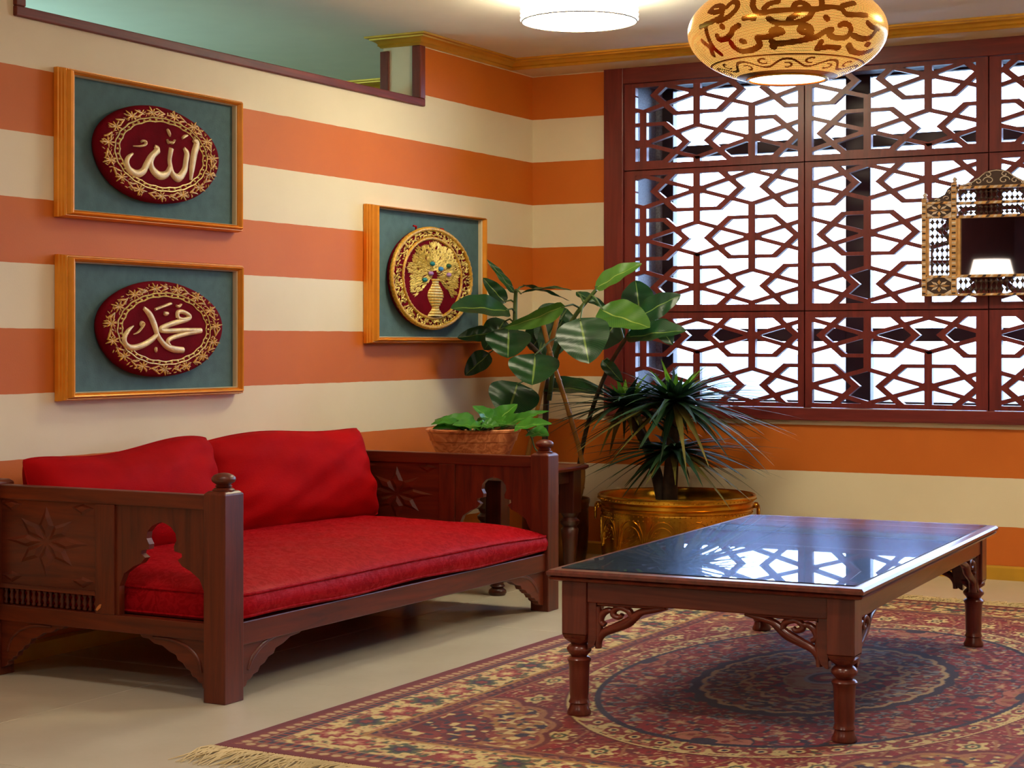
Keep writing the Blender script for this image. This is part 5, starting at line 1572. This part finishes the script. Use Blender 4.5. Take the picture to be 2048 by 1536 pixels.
# ------------------------------------------------------------------ crystal drum lamp near the ceiling
def drum(cx, cy, label):
    zb, R, Hh = 2.190, 0.216, 0.088
    root = empty('drum_lamp', (cx, cy, zb), 0, label, 'lamp', 'crystal drum ceiling lamps')
    em = glow('lit_crystal', (1.0, 0.90, 0.62, 1), 30.0)
    em2 = glow('lit_crystal_bead', (1.0, 0.90, 0.72, 1), 3.2)
    em2.cycles.emission_sampling = 'NONE'
    MB().lathe([(R - 0.010, 0.0), (R - 0.006, 0.0), (R - 0.006, Hh), (R - 0.010, Hh)], 64, cap=False).build('shade', em, root, 60)
    MB().lathe([(0.0, 0.014), (R - 0.02, 0.014), (R - 0.02, 0.018), (0.0, 0.018)], 64).build('diffuser', em, root, 60)
    wire = plain('chrome_wire', lin(120, 110, 100), 0.25, 0.9)
    for z in (0.0, Hh):
        path = [(R * math.cos(2 * PI * k / 64), R * math.sin(2 * PI * k / 64), z) for k in range(65)]
        MB().tube(path, 0.0026, 6, False).build('hoop', wire, root, 60)
    m = MB()
    nb = 66
    for r in range(5):
        for k in range(nb):
            a = 2 * PI * (k + 0.5 * (r % 2)) / nb
            c = (R * math.cos(a), R * math.sin(a), 0.008 + r * 0.0165)
            s = 0.0085
            m.add([(c[0] + s * dx, c[1] + s * dy, c[2] + s * dz) for dx, dy, dz in ((1, 0, 0), (-1, 0, 0), (0, 1, 0), (0, -1, 0), (0, 0, 0.9), (0, 0, -0.9))],
                  [(0, 2, 4), (2, 1, 4), (1, 3, 4), (3, 0, 4), (2, 0, 5), (1, 2, 5), (3, 1, 5), (0, 3, 5)])
    b = m.build('crystal_beads', em2, root)
    b['kind'] = 'stuff'
    for k in range(3):
        a = 2 * PI * k / 3
        MB().tube([(R * 0.95 * math.cos(a), R * 0.95 * math.sin(a), Hh), (0.04 * math.cos(a), 0.04 * math.sin(a), CEIL - zb - 0.012)], 0.003, 6).build('strut', wire, root)
    MB().lathe([(0.0, CEIL - zb), (0.08, CEIL - zb), (0.076, CEIL - zb - 0.014), (0.0, CEIL - zb - 0.018)], 32).build('ceiling_rose', wire, root, 50)
    lamp('drum_bulb', 'POINT', (cx, cy, zb + 0.097), 90.0, (1.0, 0.88, 0.62), 0.02)
drum(0.990, -1.479, 'glowing white crystal-bead drum ceiling lamp left of the brass pendant')
drum(3.10, -1.479, 'glowing white crystal-bead drum ceiling lamp right of the brass pendant')
# ------------------------------------------------------------------ mother-of-pearl mirror hanging before the lattice
def mirror():
    cx, y0 = 2.203, -0.036
    x0, x1 = 1.893, 2.513
    xa, xb = 2.030, 2.376
    root = empty('wall_mirror', (cx, y0, 1.18), 0, 'inlaid wooden mirror with spindle panels and carved crest hung on the window lattice', 'mirror')
    mw = plain('inlaid_fruitwood', lin(206, 158, 96), 0.4, var=0.3, scale=40)
    pearl = plain('mother_of_pearl', lin(232, 214, 190), 0.25, 0.1, var=0.2, scale=60)
    dark = plain('dark_inlay_wood', lin(60, 36, 26), 0.5, var=0.2)
    def mp(mb, name, mat, par=None, **kw):
        o = mb.build(name, mat, par or root, **kw)
        if par is None: o.location = (-cx, -y0, -1.18)
        return o
    ya, yb = y0 - 0.030, y0 - 0.002
    Z = [1.184, 1.262, 1.268, 1.503, 1.512, 1.570, 1.580, 1.634]
    # posts and rails
    for a, b, zt in ((x0, x0 + 0.022, 1.590), (xa - 0.012, xa + 0.012, 1.652), (xb - 0.012, xb + 0.012, 1.652), (x1 - 0.022, x1, 1.590)):
        p = mp(MB().box(a, ya - 0.004, 1.180, b, yb, zt), 'post', mw, bevel=0.003)
        MB().lathe([(0.007, 0.0), (0.012, 0.004), (0.006, 0.008), (0.011, 0.014), (0.008, 0.021), (0.0, 0.027)], 12, ((a + b) / 2, (ya + yb) / 2, zt)).build('finial', pearl, p, 60)
        for k in range(int((zt - 1.19) / 0.014)):
            MB().box(a + 0.004, ya - 0.0055, 1.188 + k * 0.014, b - 0.004, ya - 0.0035, 1.195 + k * 0.014).build('pearl_inlay', pearl if k % 2 else dark, p)
    def rail(a, b, z0, z1):
        r = mp(MB().box(a, ya - 0.002, z0, b, yb, z1), 'rail', mw, bevel=0.002)
        n = max(3, int((b - a) / 0.030))
        for k in range(n):
            u = a + (b - a) * (k + 0.15) / n; v = a + (b - a) * (k + 0.80) / n
            MB().prism([(u, z0 + 0.001), (u + (v - u) * 0.6, z0 + 0.001), (v, z1 - 0.001), (u + (v - u) * 0.4, z1 - 0.001)], XZ, ya - 0.0038, ya - 0.0018).build('pearl_inlay', pearl if k % 2 else dark, r)
    rail(x0, x1, 1.180, 1.190); rail(x0, x1, 1.256, 1.268); rail(x0, xa, 1.506, 1.514); rail(xb, x1, 1.506, 1.514)
    rail(xa, xb, 1.503, 1.515); rail(xa, xb, 1.560, 1.572); rail(xa, xb, 1.624, 1.636); rail(x0, xa, 1.566, 1.576); rail(xb, x1, 1.566, 1.576)
    # inlaid corner tiles
    for a, b in ((x0 + 0.022, xa - 0.012), (xb + 0.012, x1 - 0.022)):
        for z0, z1 in ((1.190, 1.256), (1.514, 1.566)):
            t = mp(MB().box(a, ya + 0.004, z0, b, yb, z1), 'inlaid_tile', dark)
            c_x, c_z = (a + b) / 2, (z0 + z1) / 2
            for q in range(8):
                an = q * PI / 4
                pts = [(c_x + 0.046 * u, c_z + 0.026 * v) for u, v in ((0.15 * math.cos(an), 0.15 * math.sin(an)), (0.6 * math.cos(an - 0.28), 0.6 * math.sin(an - 0.28)), (math.cos(an), math.sin(an)), (0.6 * math.cos(an + 0.28), 0.6 * math.sin(an + 0.28)))]
                MB().prism(pts, XZ, ya + 0.002, ya + 0.0045).build('pearl_petal', pearl if q % 2 else mw, t)
            for sx in (-1, 1):
                for sz in (-1, 1):
                    ex, ez = c_x + sx * (b - a) * 0.5, c_z + sz * (z1 - z0) * 0.5
                    MB().prism([(ex, ez), (ex - sx * 0.030, ez), (ex, ez - sz * 0.018)], XZ, ya + 0.002, ya + 0.0045).build('pearl_corner', pearl, t)
    # turned spindle panels
    yc = (ya + yb) / 2
    def spindles(a, b, z0, z1, n, mrow):
        for k in range(n):
            u = a + (b - a) * (k + 0.5) / n
            prof = [(0.002, 0.0)]
            hh = (z1 - z0)
            for q in range(mrow):
                zc = hh * (q + 0.5) / mrow
                prof += [(0.002, zc - hh * 0.36 / mrow), (0.0075, zc - hh * 0.12 / mrow), (0.0085, zc), (0.0075, zc + hh * 0.12 / mrow), (0.002, zc + hh * 0.36 / mrow)]
            prof.append((0.002, hh))
            mp(MB().lathe(prof, 8, (u, yc, z0)), 'spindle', dark, smooth_angle=60)
        for q in range(mrow):
            zc = z0 + (z1 - z0) * (q + 0.5) / mrow
            mp(MB().tube([(a, yc, zc), (b, yc, zc)], 0.0022, 6), 'spindle_bar', dark)
    for a, b in ((x0 + 0.022, xa - 0.012), (xb + 0.012, x1 - 0.022)):
        spindles(a + 0.010, b - 0.010, 1.268, 1.506, 4, 8)
        for e_ in (a, b - 0.010):
            mp(MB().box(e_, ya + 0.002, 1.268, e_ + 0.010, yb, 1.506), 'panel_edge', mw)
    for z0, z1 in ((1.190, 1.256), (1.515, 1.560), (1.572, 1.624)):
        spindles(xa + 0.014, xb - 0.014, z0, z1, 15, 2)
    # mirror glass
    t = NT('mirror_glass'); t.set(Base_Color=(0.72, 0.70, 0.78, 1), Metallic=1.0, Roughness=0.02)
    mp(MB().box(xa + 0.012, y0 - 0.018, 1.268, xb - 0.012, y0 - 0.010, 1.503), 'mirror_glass', t.m)
    mp(MB().box(xa + 0.012, y0 - 0.0095, 1.268, xb - 0.012, y0 - 0.003, 1.503), 'mirror_back', dark)
    for a, b, z0, z1 in ((xa + 0.012, xa + 0.026, 1.268, 1.503), (xb - 0.026, xb - 0.012, 1.268, 1.503)):
        mp(MB().box(a, ya + 0.002, z0, b, yb - 0.019 + 0.0, z1), 'inner_edge', mw)
    # crest and shoulder boards with scroll fretwork
    def board(outline, name, scrolls):
        o = mp(MB().prism(outline, XZ, yc - 0.005, yc + 0.005), name, dark)
        for s in scrolls:
            MB().stroke([(u, v, 0.0042) for u, v in s], lambda u, v, t: (u, yc - 0.0048 - t, v), 0.004, 4, 3).build('fret_scroll', pearl, o, 60)
    top = [(xa + 0.016, 1.636)] + [(cx + u * 0.157, 1.636 + v * 0.068) for u, v in ((-0.98, 0.08), (-0.70, 0.22), (-0.45, 0.55), (-0.28, 0.85), (-0.10, 0.97), (0.10, 0.97), (0.28, 0.85), (0.45, 0.55), (0.70, 0.22), (0.98, 0.08))] + [(xb - 0.016, 1.636)]
    sc = []
    for s in (-1, 1):
        for u0, v0, r in ((0.20, 0.30, 0.17), (0.22, 0.66, 0.13), (0.48, 0.26, 0.13), (0.70, 0.12, 0.08)):
            sc.append([(cx + s * 0.157 * (u0 + r * (1 - q / 14) * math.cos(q * 0.62) * 0.9), 1.636 + 0.068 * (v0 + r * 1.5 * (1 - q / 14) * math.sin(q * 0.62))) for q in range(12)])
        sc.append([(cx + s * 0.157 * u, 1.636 + v * 0.068 - 0.004) for u, v in ((0.95, 0.10), (0.70, 0.22), (0.45, 0.55), (0.28, 0.85), (0.0, 0.97))])
    board(top, 'crest', sc)
    for s in (-1, 1):
        e = cx + s * (cx - xa + 0.012)
        out = [(e, 1.576), (e + s * 0.100, 1.576), (e + s * 0.095, 1.584), (e + s * 0.060, 1.592), (e + s * 0.030, 1.606), (e + s * 0.018, 1.628), (e + s * 0.002, 1.640), (e, 1.640)]
        sc = [[(e + s * (0.022 + 0.014 * (1 - q / 12) * math.cos(q * 0.6)), 1.590 + 0.010 * (1 - q / 12) * math.sin(q * 0.6)) for q in range(10)],
              [(e + s * (0.058 + 0.014 * (1 - q / 12) * math.cos(q * 0.6)), 1.583 + 0.006 * (1 - q / 12) * math.sin(q * 0.6)) for q in range(10)],
              [(e + s * (0.010 + 0.007 * (1 - q / 12) * math.cos(q * 0.6)), 1.614 + 0.010 * (1 - q / 12) * math.sin(q * 0.6)) for q in range(10)]]
        board(out, 'shoulder_board', sc)
mirror()
# floor lamp behind the camera side, seen only as a reflection in the mirror
def floor_lamp():
    x, y = 0.53, -6.9
    root = empty('floor_lamp', (x, y, 0), 0, 'floor lamp with pale glowing tapered shade, reflected in the hanging mirror', 'lamp')
    MB().lathe([(0.0, 0.0), (0.16, 0.0), (0.16, 0.015), (0.03, 0.03), (0.0, 0.03)], 32).build('base', M['brass'], root, 50)
    MB().tube([(0, 0, 0.03), (0, 0, 1.52)], 0.012, 10).build('pole', M['brass'], root, 60)
    MB().lathe([(0.185, 1.47), (0.140, 1.645)], 40, cap=False).build('shade', glow('lit_fabric_shade', (1.0, 0.82, 0.60, 1), 2.2), root, 60)
    lamp('floor_lamp_bulb', 'POINT', (x, y, 1.56), 6.0, WARM, 0.06)
floor_lamp()
